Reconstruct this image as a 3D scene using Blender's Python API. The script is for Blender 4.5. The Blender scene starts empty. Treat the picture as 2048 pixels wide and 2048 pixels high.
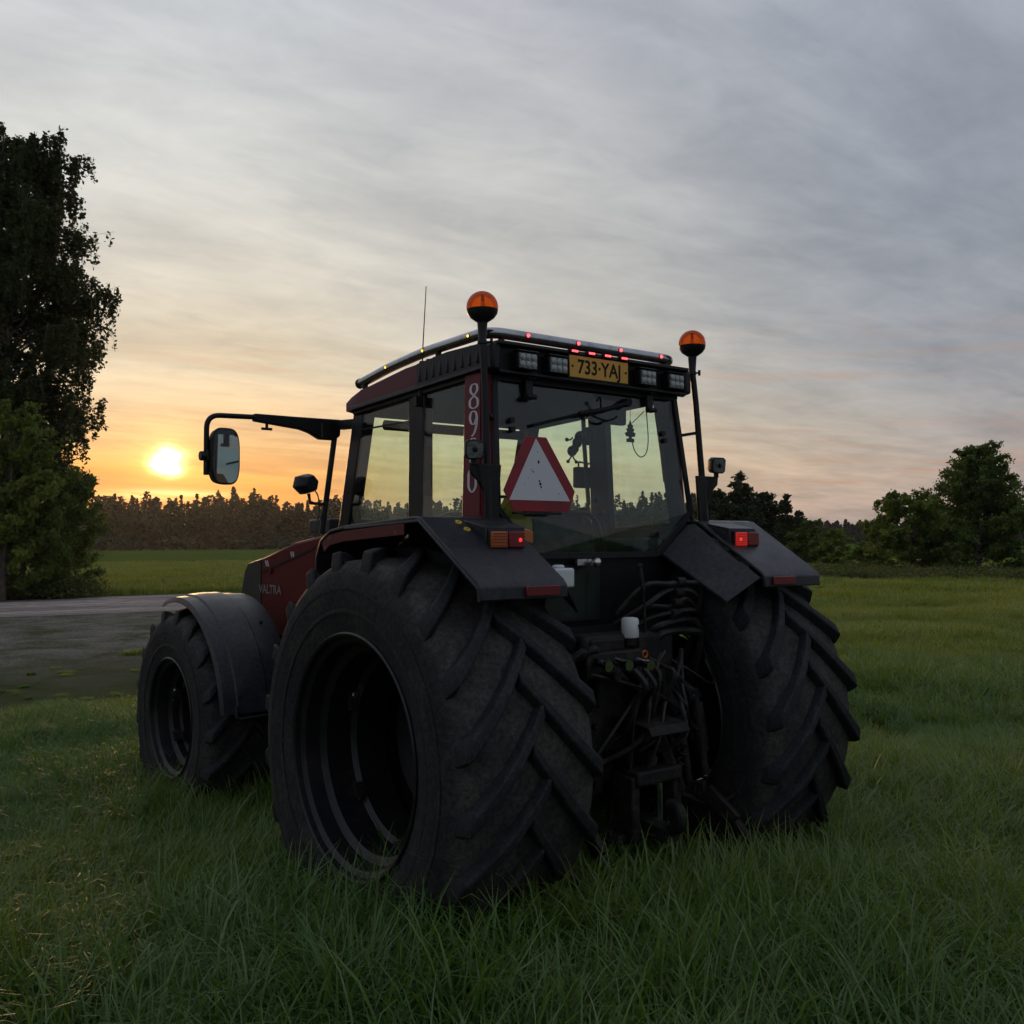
import bpy, bmesh, math, random
import numpy as np
from mathutils import Vector, Matrix, Quaternion
random.seed(7); rng = np.random.default_rng(11)
scn = bpy.context.scene
col = scn.collection
R = math.radians
def srgb(r, g, b):
    f = lambda c: (c/255/12.92) if c/255 <= .04045 else ((c/255+.055)/1.055)**2.4
    return (f(r), f(g), f(b), 1)

# ------------------------------------------------------------------ camera
LIFT = .06                                     # tractor frame sits 6 cm above the field sheet
CAM = Vector((-3.4978, -3.9677, 1.7933+LIFT))
YAW, PITCH, ROLL, FPX = 38.26, 1.67, -.219, 2025.6
cam = bpy.data.cameras.new('camera'); cam_o = bpy.data.objects.new('camera', cam); col.objects.link(cam_o)
cam.sensor_width = 36; cam.lens = FPX/2048*36; cam.clip_start = .05; cam.clip_end = 8000
fw = Vector((math.sin(R(YAW))*math.cos(R(PITCH)), math.cos(R(YAW))*math.cos(R(PITCH)), math.sin(R(PITCH))))
rt = Vector((math.cos(R(YAW)), -math.sin(R(YAW)), 0)); up = rt.cross(fw)
r2 = rt*math.cos(R(ROLL))+up*math.sin(R(ROLL)); u2 = -rt*math.sin(R(ROLL))+up*math.cos(R(ROLL))
cam_o.matrix_world = Matrix(((r2.x, u2.x, -fw.x, CAM.x), (r2.y, u2.y, -fw.y, CAM.y), (r2.z, u2.z, -fw.z, CAM.z), (0, 0, 0, 1)))
scn.camera = cam_o
def ray(px, py): return fw+r2*((px-1024)/FPX)-u2*((py-1024)/FPX)
def ground_at(px, dist):                       # a point of the field under the column px, at a distance from the camera
    d = ray(px, 1083); d = Vector((d.x, d.y, 0)).normalized()
    return Vector((CAM.x+d.x*dist, CAM.y+d.y*dist, 0))

# ------------------------------------------------------------------ sky, sun, exposure
SUN_AZ, SUN_EL = 19.45, 4.3
sdir = Vector((math.sin(R(SUN_AZ))*math.cos(R(SUN_EL)), math.cos(R(SUN_AZ))*math.cos(R(SUN_EL)), math.sin(R(SUN_EL))))
world = bpy.data.worlds.new('World'); scn.world = world; world.use_nodes = True
class NT:
    def __init__(s, nt): s.nt = nt
    def n(s, t, **k):
        x = s.nt.nodes.new(t)
        for a, b in k.items(): setattr(x, a, b)
        return x
    def put(s, sock, v):
        if hasattr(v, 'is_output') or isinstance(v, bpy.types.NodeSocket): s.nt.links.new(v, sock)
        else: sock.default_value = v
    def m(s, op, a, b=0., c=0., clamp=False):
        x = s.n('ShaderNodeMath', operation=op, use_clamp=clamp)
        for i, v in enumerate((a, b, c)): s.put(x.inputs[i], v)
        return x.outputs[0]
    def vm(s, op, a, b=(0, 0, 0)):
        x = s.n('ShaderNodeVectorMath', operation=op); s.put(x.inputs[0], a); s.put(x.inputs[1], b)
        return x.outputs['Value'] if op in ('DOT_PRODUCT', 'LENGTH') else x.outputs[0]
    def mix(s, f, a, b, mode='MIX'):
        x = s.n('ShaderNodeMix', data_type='RGBA', blend_type=mode)
        s.put(x.inputs[0], f); s.put(x.inputs[6], a); s.put(x.inputs[7], b); return x.outputs[2]
    def mr(s, v, a, b, c=0., d=1., smooth=True):
        x = s.n('ShaderNodeMapRange', interpolation_type='SMOOTHSTEP' if smooth else 'LINEAR')
        for i, q in enumerate((v, a, b, c, d)): s.put(x.inputs[i], q)
        return x.outputs[0]
    def ramp(s, v, stops, interp='LINEAR'):
        x = s.n('ShaderNodeValToRGB'); e = x.color_ramp.elements; x.color_ramp.interpolation = interp
        while len(e) < len(stops): e.new(.5)
        for i, (p, c) in enumerate(stops): e[i].position = p; e[i].color = c
        s.put(x.inputs[0], v); return x.outputs[0]
    def noise(s, vec, scale, detail=4, rough=.5, dist=0., out='Fac'):
        x = s.n('ShaderNodeTexNoise'); s.put(x.inputs['Vector'], vec) if vec is not None else None
        x.inputs['Scale'].default_value = scale; x.inputs['Detail'].default_value = detail
        x.inputs['Roughness'].default_value = rough; x.inputs['Distortion'].default_value = dist
        return x.outputs[out]
    def comb(s, a, b, c):
        x = s.n('ShaderNodeCombineXYZ'); [s.put(x.inputs[i], v) for i, v in enumerate((a, b, c))]; return x.outputs[0]
    def sep(s, v):
        x = s.n('ShaderNodeSeparateXYZ'); s.put(x.inputs[0], v); return x.outputs
w = NT(world.node_tree); world.node_tree.nodes.clear()
dirv = w.vm('NORMALIZE', w.n('ShaderNodeTexCoord').outputs['Generated'])
dx, dy, dz = w.sep(dirv)
el = w.m('MAXIMUM', dz, 0.)
hor = w.m('SQRT', w.m('ADD', w.m('MULTIPLY', dx, dx), w.m('ADD', w.m('MULTIPLY', dy, dy), 1e-5)))
caz = w.m('DIVIDE', w.m('ADD', w.m('MULTIPLY', dx, math.sin(R(SUN_AZ))), w.m('MULTIPLY', dy, math.cos(R(SUN_AZ)))), hor)
saz = w.m('DIVIDE', w.m('SUBTRACT', w.m('MULTIPLY', dx, math.cos(R(SUN_AZ))), w.m('MULTIPLY', dy, math.sin(R(SUN_AZ)))), hor)
daz = w.m('ARCCOSINE', w.m('MINIMUM', w.m('MAXIMUM', caz, -1.), 1.))        # azimuth away from the sun
# warm thin overcast on the sun's side, lilac grey 45 degrees away, dim blue grey behind the camera
sunside = w.ramp(el, [(0, srgb(176, 140, 118)), (.018, srgb(196, 152, 120)), (.04, srgb(246, 156, 72)), (.07, srgb(243, 174, 96)), (.10, srgb(232, 190, 140)), (.16, srgb(220, 206, 180)), (.24, srgb(214, 209, 197)), (.33, srgb(206, 207, 204)), (.46, srgb(196, 200, 205)), (.7, srgb(184, 189, 197)), (1, srgb(172, 179, 190))])
side = w.ramp(el, [(0, srgb(160, 150, 148)), (.04, srgb(180, 166, 160)), (.08, srgb(170, 163, 161)), (.14, srgb(155, 156, 161)), (.22, srgb(149, 154, 163)), (.32, srgb(153, 159, 170)), (.5, srgb(165, 172, 184)), (1, srgb(170, 177, 189))])
back = w.ramp(el, [(0, srgb(138, 140, 150)), (.15, srgb(144, 149, 162)), (.4, srgb(156, 163, 177)), (1, srgb(170, 177, 189))])
cream = w.ramp(el, [(0, srgb(178, 156, 146)), (.03, srgb(206, 174, 148)), (.07, srgb(222, 192, 156)), (.12, srgb(216, 202, 178)), (.2, srgb(205, 202, 193)), (.3, srgb(200, 200, 197)), (.46, srgb(194, 196, 202)), (1, srgb(172, 179, 190))])
lowk = w.mr(el, .05, .20, 1., 0.)
sky = w.mix(w.mr(daz, R(4), R(19)), sunside, cream)
sky = w.mix(w.mr(daz, R(17), w.m('ADD', R(42), w.m('MULTIPLY', lowk, R(10)))), sky, side)
sky = w.mix(w.mr(daz, R(50), R(125)), sky, back)
# streaked cloud sheet: direction projected on a flat layer overhead
k = w.m('DIVIDE', 1., w.m('ADD', el, .10))
pl = w.comb(w.m('MULTIPLY', dx, k), w.m('MULTIPLY', dy, k), 0.)
mp = w.n('ShaderNodeMapping'); mp.inputs['Rotation'].default_value = (0, 0, R(62)); mp.inputs['Scale'].default_value = (.55, 1.25, 1); w.put(mp.inputs[0], pl)
big = w.noise(mp.outputs[0], 1.15, 5, .56, .5)
mp2 = w.n('ShaderNodeMapping'); mp2.inputs['Rotation'].default_value = (0, 0, R(40)); mp2.inputs['Scale'].default_value = (.8, 1.9, 1); w.put(mp2.inputs[0], pl)
fine = w.noise(mp2.outputs[0], 2.6, 6, .62, .9)
cl = w.m('ADD', w.mr(big, .32, .68, -.5, .5), w.m('ADD', w.m('MULTIPLY', w.m('SUBTRACT', fine, .5), 1.5), w.m('MULTIPLY', w.m('SUBTRACT', w.noise(pl, 4.2, 6, .66, .6), .5), 1.15)))
shade = w.mr(cl, -.7, .7, .79, 1.20, False)
sky = w.mix(1., sky, w.comb(shade, w.m('ADD', w.m('MULTIPLY', shade, .93), .07), w.m('ADD', w.m('MULTIPLY', shade, .80), .20)), 'MULTIPLY')
# low cloud bars just over the horizon
az = w.m('ARCTAN2', dx, dy)
bars = w.noise(w.comb(w.m('MULTIPLY', az, 3.2), w.m('ADD', w.m('MULTIPLY', el, 46.), w.m('MULTIPLY', saz, 3.)), 3.), 1.5, 6, .62, .7)
lowf = w.m('MULTIPLY', w.mr(el, .015, .05), w.mr(el, .09, .24, 1., 0.))
sky = w.mix(w.m('MULTIPLY', lowf, w.mr(bars, .48, .70, 0., .50)), sky, srgb(196, 142, 104))
# sun seen through the cloud, its glow cut by a dark bar under it
ca = w.vm('DOT_PRODUCT', dirv, tuple(sdir)); q = w.m('MULTIPLY', w.m('SUBTRACT', 1., ca), 2.)
warp = w.m('MULTIPLY', w.m('SUBTRACT', w.noise(w.comb(w.m('MULTIPLY', az, 30.), w.m('MULTIPLY', el, 60.), 0.), 1.3, 4), .5), R(1.25)**2)
gl = lambda deg, amp: w.m('MULTIPLY', w.m('EXPONENT', w.m('DIVIDE', w.m('MULTIPLY', w.m('MAXIMUM', w.m('ADD', q, warp), 0.), -1.), R(deg)**2)), amp)
cut = w.mr(w.m('ADD', el, w.m('ADD', w.m('MULTIPLY', w.m('SUBTRACT', bars, .5), .012), w.m('MULTIPLY', saz, .12))), math.sin(R(3.15)), math.sin(R(3.75)))
strip = w.m('MULTIPLY', w.m('EXPONENT', w.m('MULTIPLY', w.m('POWER', w.m('DIVIDE', w.m('SUBTRACT', el, math.sin(R(2.55))), .0052), 2.), -1.)), w.m('EXPONENT', w.m('MULTIPLY', w.m('POWER', w.m('DIVIDE', saz, .055), 2.), -1.)))
strip = w.m('MULTIPLY', strip, w.mr(bars, .38, .60, .35, 1.2))
core = w.m('ADD', w.m('MULTIPLY', gl(.58, 7.), cut), w.m('MULTIPLY', strip, .75))
halo = w.m('ADD', w.m('MULTIPLY', gl(1.9, .60), w.m('ADD', w.m('MULTIPLY', cut, .75), .25)), gl(5.5, .05))
sky = w.mix(1., sky, w.mix(1., (1, .80, .38, 1), w.comb(core, core, core), 'MULTIPLY'), 'ADD')
sky = w.mix(1., sky, w.mix(1., (1, .46, .08, 1), w.comb(halo, halo, halo), 'MULTIPLY'), 'ADD')
nis = w.n('ShaderNodeTexSky', sky_type='NISHITA', sun_disc=False, sun_elevation=R(SUN_EL), sun_rotation=R(SUN_AZ), air_density=1., dust_density=2., ozone_density=1.)
b1 = w.n('ShaderNodeBackground'); w.put(b1.inputs[0], nis.outputs[0]); b1.inputs[1].default_value = .004
b2 = w.n('ShaderNodeBackground'); w.put(b2.inputs[0], sky); b2.inputs[1].default_value = .97
ad = w.n('ShaderNodeAddShader'); w.put(ad.inputs[0], b1.outputs[0]); w.put(ad.inputs[1], b2.outputs[0])
wo = w.n('ShaderNodeOutputWorld'); w.put(wo.inputs[0], ad.outputs[0])
sun = bpy.data.lights.new('sun', 'SUN'); sun_o = bpy.data.objects.new('sun', sun); col.objects.link(sun_o)
sun.energy = .8; sun.angle = R(7.0); sun.color = (1., .58, .26)
sun_o.rotation_euler = sdir.to_track_quat('Z', 'Y').to_euler(); sun_o.location = (20, 60, 30)
scn.view_settings.view_transform = 'Standard'; scn.view_settings.look = 'None'
scn.view_settings.gamma = 1; scn.view_settings.use_curve_mapping = False; scn.view_settings.exposure = 0
scn.render.engine = 'CYCLES'
scn.cycles.use_light_tree = False; scn.cycles.caustics_reflective = False; scn.cycles.caustics_refractive = False; scn.cycles.use_adaptive_sampling = True; scn.cycles.adaptive_threshold = .025
scn.cycles.max_bounces = 5; scn.cycles.diffuse_bounces = 2; scn.cycles.glossy_bounces = 3; scn.cycles.transparent_max_bounces = 16; scn.cycles.transmission_bounces = 3
world.cycles.sampling_method = 'MANUAL'; world.cycles.sample_map_resolution = 512

# ------------------------------------------------------------------ materials
M = {}
def newmat(name):
    m = bpy.data.materials.new(name); m.use_nodes = True; m.node_tree.nodes.clear(); M[name] = m
    return m, NT(m.node_tree)
def out(t, sh):
    o = t.n('ShaderNodeOutputMaterial'); t.put(o.inputs[0], sh)
def pbr(name, base, rough=.5, metal=0., base2=None, scale=8., lo=.45, hi=.65, bump=0., bscale=60., coat=0., rvar=.12, spec=.5, detail=6, emis=None, es=0., grit=0., tread=None):
    m, t = newmat(name); c = t.n('ShaderNodeTexCoord').outputs['Object']
    p = t.n('ShaderNodeBsdfPrincipled'); n1 = t.noise(c, scale, detail, .62, .3)
    b = base if len(base) == 4 else base+(1,)
    if base2 is not None:
        cc = t.mix(t.mr(n1, lo, hi), b, base2 if len(base2) == 4 else base2+(1,))
        if tread:                               # field dust caked between the lugs, less of it on the sidewalls
            ty_ = t.sep(c); rad_ = t.m('SQRT', t.m('ADD', t.m('MULTIPLY', ty_[1], ty_[1]), t.m('MULTIPLY', ty_[2], ty_[2])))
            cc = t.mix(t.m('MULTIPLY', t.mr(rad_, tread[0], tread[1]), t.mr(t.noise(c, 3.1, 6, .7, .5), .34, .66, .10, 1.)), cc, (.055, .051, .046, 1))
        if grit: fn = t.mr(t.noise(c, grit, 5, .75), .3, .7, .55, 1.5); cc = t.mix(1., cc, t.comb(fn, fn, fn), 'MULTIPLY')
        t.put(p.inputs['Base Color'], cc)
    else: p.inputs['Base Color'].default_value = b
    t.put(p.inputs['Roughness'], t.m('ADD', rough-rvar/2, t.m('MULTIPLY', t.noise(c, scale*2.3, 4), rvar), clamp=True))
    p.inputs['Metallic'].default_value = metal; p.inputs['Coat Weight'].default_value = coat; p.inputs['Specular IOR Level'].default_value = spec
    if emis: m.cycles.emission_sampling = 'NONE'
    if emis: p.inputs['Emission Color'].default_value = emis+(1,); p.inputs['Emission Strength'].default_value = es
    if bump:
        bp = t.n('ShaderNodeBump'); bp.inputs['Strength'].default_value = bump; bp.inputs['Distance'].default_value = .01
        t.put(bp.inputs['Height'], t.noise(c, bscale, 5, .6)); t.put(p.inputs['Normal'], bp.outputs[0])
    out(t, p.outputs[0]); return m
pbr('rubber', (.015, .015, .016), .80, base2=(.030, .028, .026), scale=5.5, lo=.42, hi=.70, bump=.6, bscale=38, grit=45, tread=(.79, .865), spec=0.24)
pbr('rubber_front', (.015, .015, .016), .80, base2=(.030, .028, .026), scale=5.5, lo=.42, hi=.70, bump=.6, bscale=38, grit=45, tread=(.60, .67), spec=0.24)
pbr('lug_rubber', (.015, .0155, .018), .72, base2=(.034, .033, .033), scale=7, lo=.48, hi=.72, bump=.5, bscale=45, grit=60, spec=0.24)
pbr('rim_black', (.008, .008, .010), .34, base2=(.022, .020, .018), scale=9, lo=.5, hi=.75, bump=.08, spec=0.34)
pbr('black_plastic', (.014, .014, .017), .44, base2=(.024, .024, .026), scale=6, lo=.5, hi=.8, bump=.08, bscale=160, spec=0.24)
pbr('fender_plastic', (.017, .018, .024), .40, base2=(.036, .035, .038), scale=4.2, lo=.46, hi=.78, bump=.08, bscale=160, grit=38, rvar=.25, spec=0.34)
pbr('black_metal', (.008, .008, .009), .42, base2=(.018, .017, .016), scale=10, lo=.5, hi=.75, bump=.06, spec=0.24)
pbr('grimy_iron', (.010, .0095, .0095), .58, base2=(.034, .027, .021), scale=14, lo=.45, hi=.7, bump=.45, bscale=50, grit=70, spec=0.24)
pbr('hose_rubber', (.012, .012, .013), .42, base2=(.03, .027, .024), scale=20, spec=0.3)
pbr('red_paint', (.085, .003, .005), .50, base2=(.065, .004, .006), scale=5, lo=.45, hi=.8, spec=.12, bump=.02)
pbr('panel_red', (.13, .005, .014), .42, base2=(.10, .008, .016), scale=6, lo=.45, hi=.8, spec=0.25)
pbr('red_roof', (.085, .008, .016), .45, base2=(.085, .022, .026), scale=5, lo=.5, hi=.8, bump=.03, spec=0.25)
pbr('worn_red', (.09, .005, .009), .45, base2=(.10, .10, .16), scale=16, lo=.58, hi=.66, spec=0.25)
pbr('steel', (.42, .43, .46), .20, 1., base2=(.30, .31, .33), scale=12)
pbr('bright_metal', (.55, .55, .55), .28, 1.)
pbr('interior', (.011, .011, .013), .75, base2=(.020, .019, .019), scale=6, spec=0.24)
pbr('seat_fabric', (.022, .024, .022), .9, base2=(.04, .042, .036), scale=20, bump=.2, spec=0.24)
pbr('headliner', (.010, .010, .012), .8, base2=(.016, .016, .018), scale=4, spec=0.24)
pbr('yellow_cloth', (.34, .24, .03), .85, base2=(.24, .16, .03), scale=15, bump=.3)
pbr('white_plastic', (.62, .64, .66), .40, base2=(.5, .5, .5), scale=20, lo=.6, hi=.9)
pbr('badge_white', (.20, .17, .17), .5, base2=(.12, .08, .08), scale=60)
pbr('white_paint', (.55, .55, .56), .45, base2=(.42, .42, .42), scale=14, lo=.55, hi=.8)
pbr('sign_white', (.62, .62, .66), .5, base2=(.42, .42, .45), scale=11, lo=.62, hi=.85)
pbr('sign_red', (.25, .006, .016), .42, base2=(.18, .008, .018), scale=9)
pbr('soot', (.01, .01, .01), .7, spec=0.24)
pbr('plate_yellow', (.62, .33, .035), .45, base2=(.5, .26, .03), scale=12, lo=.55, hi=.8)
pbr('lens_red', (.20, .006, .008), .25, spec=.6)
pbr('lens_red_plain', (.15, .005, .010), .30, base2=(.11, .005, .008), scale=60, spec=.6)
pbr('lens_red_lit', (.30, .008, .008), .25, emis=(1., .03, .02), es=.30)
pbr('lens_amber', (.42, .10, .008), .25, spec=.6)
pbr('led_red', (.3, .01, .01), .3, emis=(1., .06, .07), es=4.5)
pbr('led_dim', (.3, .01, .01), .3, emis=(1., .05, .04), es=.9)
pbr('led_amber', (.5, .3, .05), .3, emis=(1., .50, .06), es=2.4)
pbr('led_lens', (.34, .36, .36), .12, base2=(.22, .24, .24), scale=80)
pbr('lamp_lens', (.16, .17, .18), .10, base2=(.07, .07, .08), scale=40, spec=.8)
pbr('button_yellow', (.55, .40, .05), .4)
pbr('mirror_glass', (.46, .46, .48), .02, 1., rvar=0)
pbr('bark_birch', (.16, .15, .14), .85, base2=(.04, .036, .032), scale=3, lo=.45, hi=.55, bump=.4)
pbr('bark_dark', (.06, .048, .038), .9, base2=(.10, .08, .065), scale=5, bump=.5)
def glass(name, tint, refl):
    m, t = newmat(name); tr = t.n('ShaderNodeBsdfTransparent'); tr.inputs[0].default_value = tint
    gs = t.n('ShaderNodeBsdfGlossy'); gs.inputs['Roughness'].default_value = .015
    ge = t.n('ShaderNodeNewGeometry'); cs = t.m('ABSOLUTE', t.vm('DOT_PRODUCT', ge.outputs['Incoming'], ge.outputs['Normal']))
    fz = t.m('ADD', .045, t.m('MULTIPLY', t.m('POWER', t.m('SUBTRACT', 1., cs), 5.), .955))
    mx = t.n('ShaderNodeMixShader'); t.put(mx.inputs[0], t.m('MULTIPLY', fz, refl)); t.put(mx.inputs[1], tr.outputs[0]); t.put(mx.inputs[2], gs.outputs[0])
    df = t.n('ShaderNodeBsdfDiffuse'); df.inputs[0].default_value = (.30, .29, .26, 1); oc = t.n('ShaderNodeTexCoord').outputs['Object']
    du = t.m('MULTIPLY', t.mr(t.noise(oc, 3.5, 6, .7, .6), .42, .75), t.mr(t.noise(oc, 28, 5, .7), .3, .7, .0, .05)); m2 = t.n('ShaderNodeMixShader')
    t.put(m2.inputs[0], du); t.put(m2.inputs[1], mx.outputs[0]); t.put(m2.inputs[2], df.outputs[0]); out(t, m2.outputs[0])
    return m
glass('cab_glass', (.90, .985, .955, 1), .9)
def amber():
    m, t = newmat('amber_dome'); g = t.n('ShaderNodeBsdfTransparent'); g.inputs[0].default_value = (1., .40, .02, 1)
    tl = t.n('ShaderNodeBsdfTranslucent'); tl.inputs[0].default_value = (1., .32, .008, 1)
    a = t.n('ShaderNodeMixShader'); a.inputs[0].default_value = .45; t.put(a.inputs[1], g.outputs[0]); t.put(a.inputs[2], tl.outputs[0])
    gs = t.n('ShaderNodeBsdfGlossy'); gs.inputs['Roughness'].default_value = .08
    fr = t.n('ShaderNodeFresnel'); fr.inputs[0].default_value = 1.45
    mx = t.n('ShaderNodeMixShader'); t.put(mx.inputs[0], t.m('MULTIPLY', fr.outputs[0], .6)); t.put(mx.inputs[1], a.outputs[0]); t.put(mx.inputs[2], gs.outputs[0]); out(t, mx.outputs[0])
amber()
def leafmat(name, c1, c2, trans=.45, tcol=None, wscale=.35, rough=.6, spec=.25, straw=None):
    m, t = newmat(name); g = t.n('ShaderNodeNewGeometry')
    wn = t.noise(g.outputs['Position'], wscale, 4)
    f = t.m('ADD', t.m('MULTIPLY', g.outputs['Random Per Island'], .5), t.mr(wn, .35, .65, 0., .5), clamp=True)
    cc = t.mix(f, c1+(1,), c2+(1,))
    if straw: cc = t.mix(t.mr(g.outputs['Random Per Island'], .90, .93), cc, straw+(1,))
    p = t.n('ShaderNodeBsdfPrincipled'); t.put(p.inputs['Base Color'], cc); p.inputs['Roughness'].default_value = rough; p.inputs['Specular IOR Level'].default_value = spec
    tl = t.n('ShaderNodeBsdfTranslucent'); t.put(tl.inputs[0], t.mix(1., cc, tcol or (1.25, 1.15, .5, 1), 'MULTIPLY'))
    mx = t.n('ShaderNodeMixShader'); mx.inputs[0].default_value = trans; t.put(mx.inputs[1], p.outputs[0]); t.put(mx.inputs[2], tl.outputs[0]); out(t, mx.outputs[0])
leafmat('leaf_birch', (.028, .042, .012), (.055, .075, .020), .35)
leafmat('leaf_willow', (.10, .150, .032), (.17, .215, .045), .45)
leafmat('leaf_alder', (.062, .112, .028), (.125, .175, .044), .45)
leafmat('needle_pine', (.022, .034, .016), (.042, .056, .022), .15)
leafmat('needle_far', (.024, .030, .017), (.044, .050, .024), .15, wscale=.05)
leafmat('grass_blade', (.064, .150, .036), (.150, .212, .044), .40, (1.25, 1.2, .36, 1), .45, .42, .40, (.17, .22, .10))
leafmat('meadow_blade', (.125, .190, .032), (.245, .275, .048), .42, (1.3, 1.2, .36, 1), .30, .45, .4, (.30, .30, .15))
leafmat('weed_blade', (.060, .090, .026), (.110, .115, .042), .35, None, .3)

# ------------------------------------------------------------------ mesh helpers
class G:
    def __init__(s): s.v = []; s.f = []
    def add(s, v, f):
        o = len(s.v); s.v += [tuple(x) for x in v]; s.f += [tuple(i+o for i in q) for q in f]; return s
    def box(s, c, d, rot=None):
        x, y, z = (k/2 for k in d)
        v = [Vector(p) for p in ((-x, -y, -z), (x, -y, -z), (x, y, -z), (-x, y, -z), (-x, -y, z), (x, -y, z), (x, y, z), (-x, y, z))]
        if rot is not None: v = [rot @ p for p in v]
        return s.add([p+Vector(c) for p in v], [(3, 2, 1, 0), (4, 5, 6, 7), (0, 1, 5, 4), (1, 2, 6, 5), (2, 3, 7, 6), (3, 0, 4, 7)])
    def hexa(s, b, t):                          # bottom quad and top quad, same winding
        return s.add(list(b)+list(t), [(3, 2, 1, 0), (4, 5, 6, 7), (0, 1, 5, 4), (1, 2, 6, 5), (2, 3, 7, 6), (3, 0, 4, 7)])
    def bar(s, a, b, wd, dp, side=(0, 0, 1)):   # square bar from a to b
        a, b = Vector(a), Vector(b); t = (b-a).normalized(); sd = Vector(side); x = t.cross(sd)
        if x.length < 1e-4: x = t.cross(Vector((1, 0, 0)))
        x.normalize(); y = x.cross(t); x *= wd/2; y *= dp/2
        return s.hexa([a-x-y, a+x-y, a+x+y, a-x+y], [b-x-y, b+x-y, b+x+y, b-x+y])
    def cyl(s, a, b, r0, r1=None, n=16): return s.tube([a, b], [r0, r0 if r1 is None else r1], n)
    def tube(s, path, r, n=10, caps=True):
        P = [Vector(p) for p in path]; r = r if isinstance(r, (list, tuple)) else [r]*len(P)
        v = []; x = None
        for i, p in enumerate(P):
            t = (P[min(i+1, len(P)-1)]-P[max(i-1, 0)]).normalized()
            if x is None: x = t.orthogonal().normalized()
            x = (x-t*x.dot(t)).normalized(); y = t.cross(x)
            v += [p+(x*math.cos(2*math.pi*k/n)+y*math.sin(2*math.pi*k/n))*r[i] for k in range(n)]
        f = [(i*n+k, i*n+(k+1) % n, (i+1)*n+(k+1) % n, (i+1)*n+k) for i in range(len(P)-1) for k in range(n)]
        if caps: f += [tuple(range(n))[::-1], tuple((len(P)-1)*n+k for k in range(n))]
        return s.add(v, f)
    def lathe(s, prof, c, axis, n=48, closed=False):   # prof = (along, radius)
        a = Vector(axis).normalized(); x = a.orthogonal().normalized(); y = a.cross(x); c = Vector(c); m = len(prof)
        v = [c+a*d+(x*math.cos(2*math.pi*k/n)+y*math.sin(2*math.pi*k/n))*max(rr, 1e-4) for k in range(n) for d, rr in prof]
        f = [(k*m+i, k*m+(i+1) % m, ((k+1) % n)*m+(i+1) % m, ((k+1) % n)*m+i) for k in range(n) for i in range(m if closed else m-1)]
        return s.add(v, f)
    def prism(s, poly, ax, a, b):               # 2-D outline pushed along an axis from a to b
        def P(p, t): return {'x': (t, p[0], p[1]), 'y': (p[0], t, p[1]), 'z': (p[0], p[1], t)}[ax]
        n = len(poly)
        return s.add([P(p, a) for p in poly]+[P(p, b) for p in poly], [tuple(range(n))[::-1], tuple(range(n, 2*n))]+[(i, (i+1) % n, n+(i+1) % n, n+i) for i in range(n)])
    def slab(s, pts, off):                      # polygon in space with a thickness
        o = Vector(off); n = len(pts); p = [Vector(q) for q in pts]
        return s.add(p+[q+o for q in p], [tuple(range(n))[::-1], tuple(range(n, 2*n))]+[(i, (i+1) % n, n+(i+1) % n, n+i) for i in range(n)])
    def strip(s, path_y_z, x0, x1, th):         # folded sheet, profile in (y,z)
        p = [Vector((0, a, b)) for a, b in path_y_z]; n = len(p); inn = []
        for i in range(n):
            t = (p[min(i+1, n-1)]-p[max(i-1, 0)]).normalized(); inn.append(p[i]+Vector((0, t.z, -t.y))*th)
        loop = [(q.y, q.z) for q in p]+[(q.y, q.z) for q in reversed(inn)]
        v = [(x0, a, b) for a, b in loop]+[(x1, a, b) for a, b in loop]; m = 2*n
        f = [(i, (i+1) % m, m+(i+1) % m, m+i) for i in range(m)]
        for o_ in (0, m): f += [(o_+i, o_+i+1, o_+m-2-i, o_+m-1-i) for i in range(n-1)]
        return s.add(v, f)
    def ball(s, c, r, n=14, sc=(1, 1, 1)):
        c = Vector(c); m = n//2; v = []; f = []
        for i in range(m+1):
            th = math.pi*i/m
            for k in range(n): v.append(c+Vector((math.sin(th)*math.cos(2*math.pi*k/n)*sc[0], math.sin(th)*math.sin(2*math.pi*k/n)*sc[1], math.cos(th)*sc[2]))*r)
        f = [(i*n+k, (i+1)*n+k, (i+1)*n+(k+1) % n, i*n+(k+1) % n) for i in range(m) for k in range(n)]
        return s.add(v, f)
def mesh_of(g, name):
    me = bpy.data.meshes.new(name); me.from_pydata([tuple(v) for v in g.v], [], g.f)
    bm = bmesh.new(); bm.from_mesh(me); bmesh.ops.remove_doubles(bm, verts=bm.verts, dist=1e-5); bmesh.ops.recalc_face_normals(bm, faces=bm.faces); bm.to_mesh(me); bm.free()
    return me
def obj(name, g, mat, parent=None, smooth=False, bevel=0., seg=2, loc=(0, 0, 0), rot=(0, 0, 0)):
    me = g if isinstance(g, bpy.types.Mesh) else mesh_of(g, name)
    if not me.materials: me.materials.append(M[mat])
    o = bpy.data.objects.new(name, me); col.objects.link(o); o.parent = parent; o.location = loc; o.rotation_euler = rot
    if bevel:
        b = o.modifiers.new('bevel', 'BEVEL'); b.width = bevel; b.segments = seg; b.limit_method = 'ANGLE'; b.angle_limit = R(35)
    if smooth or bevel:
        me.shade_smooth(); me.set_sharp_from_angle(angle=R(38))
    return o
def tag(o, label=None, cat=None, group=None, kind=None):
    for k_, v_ in (('label', label), ('category', cat), ('group', group), ('kind', kind)):
        if v_: o[k_] = v_
    return o
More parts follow.
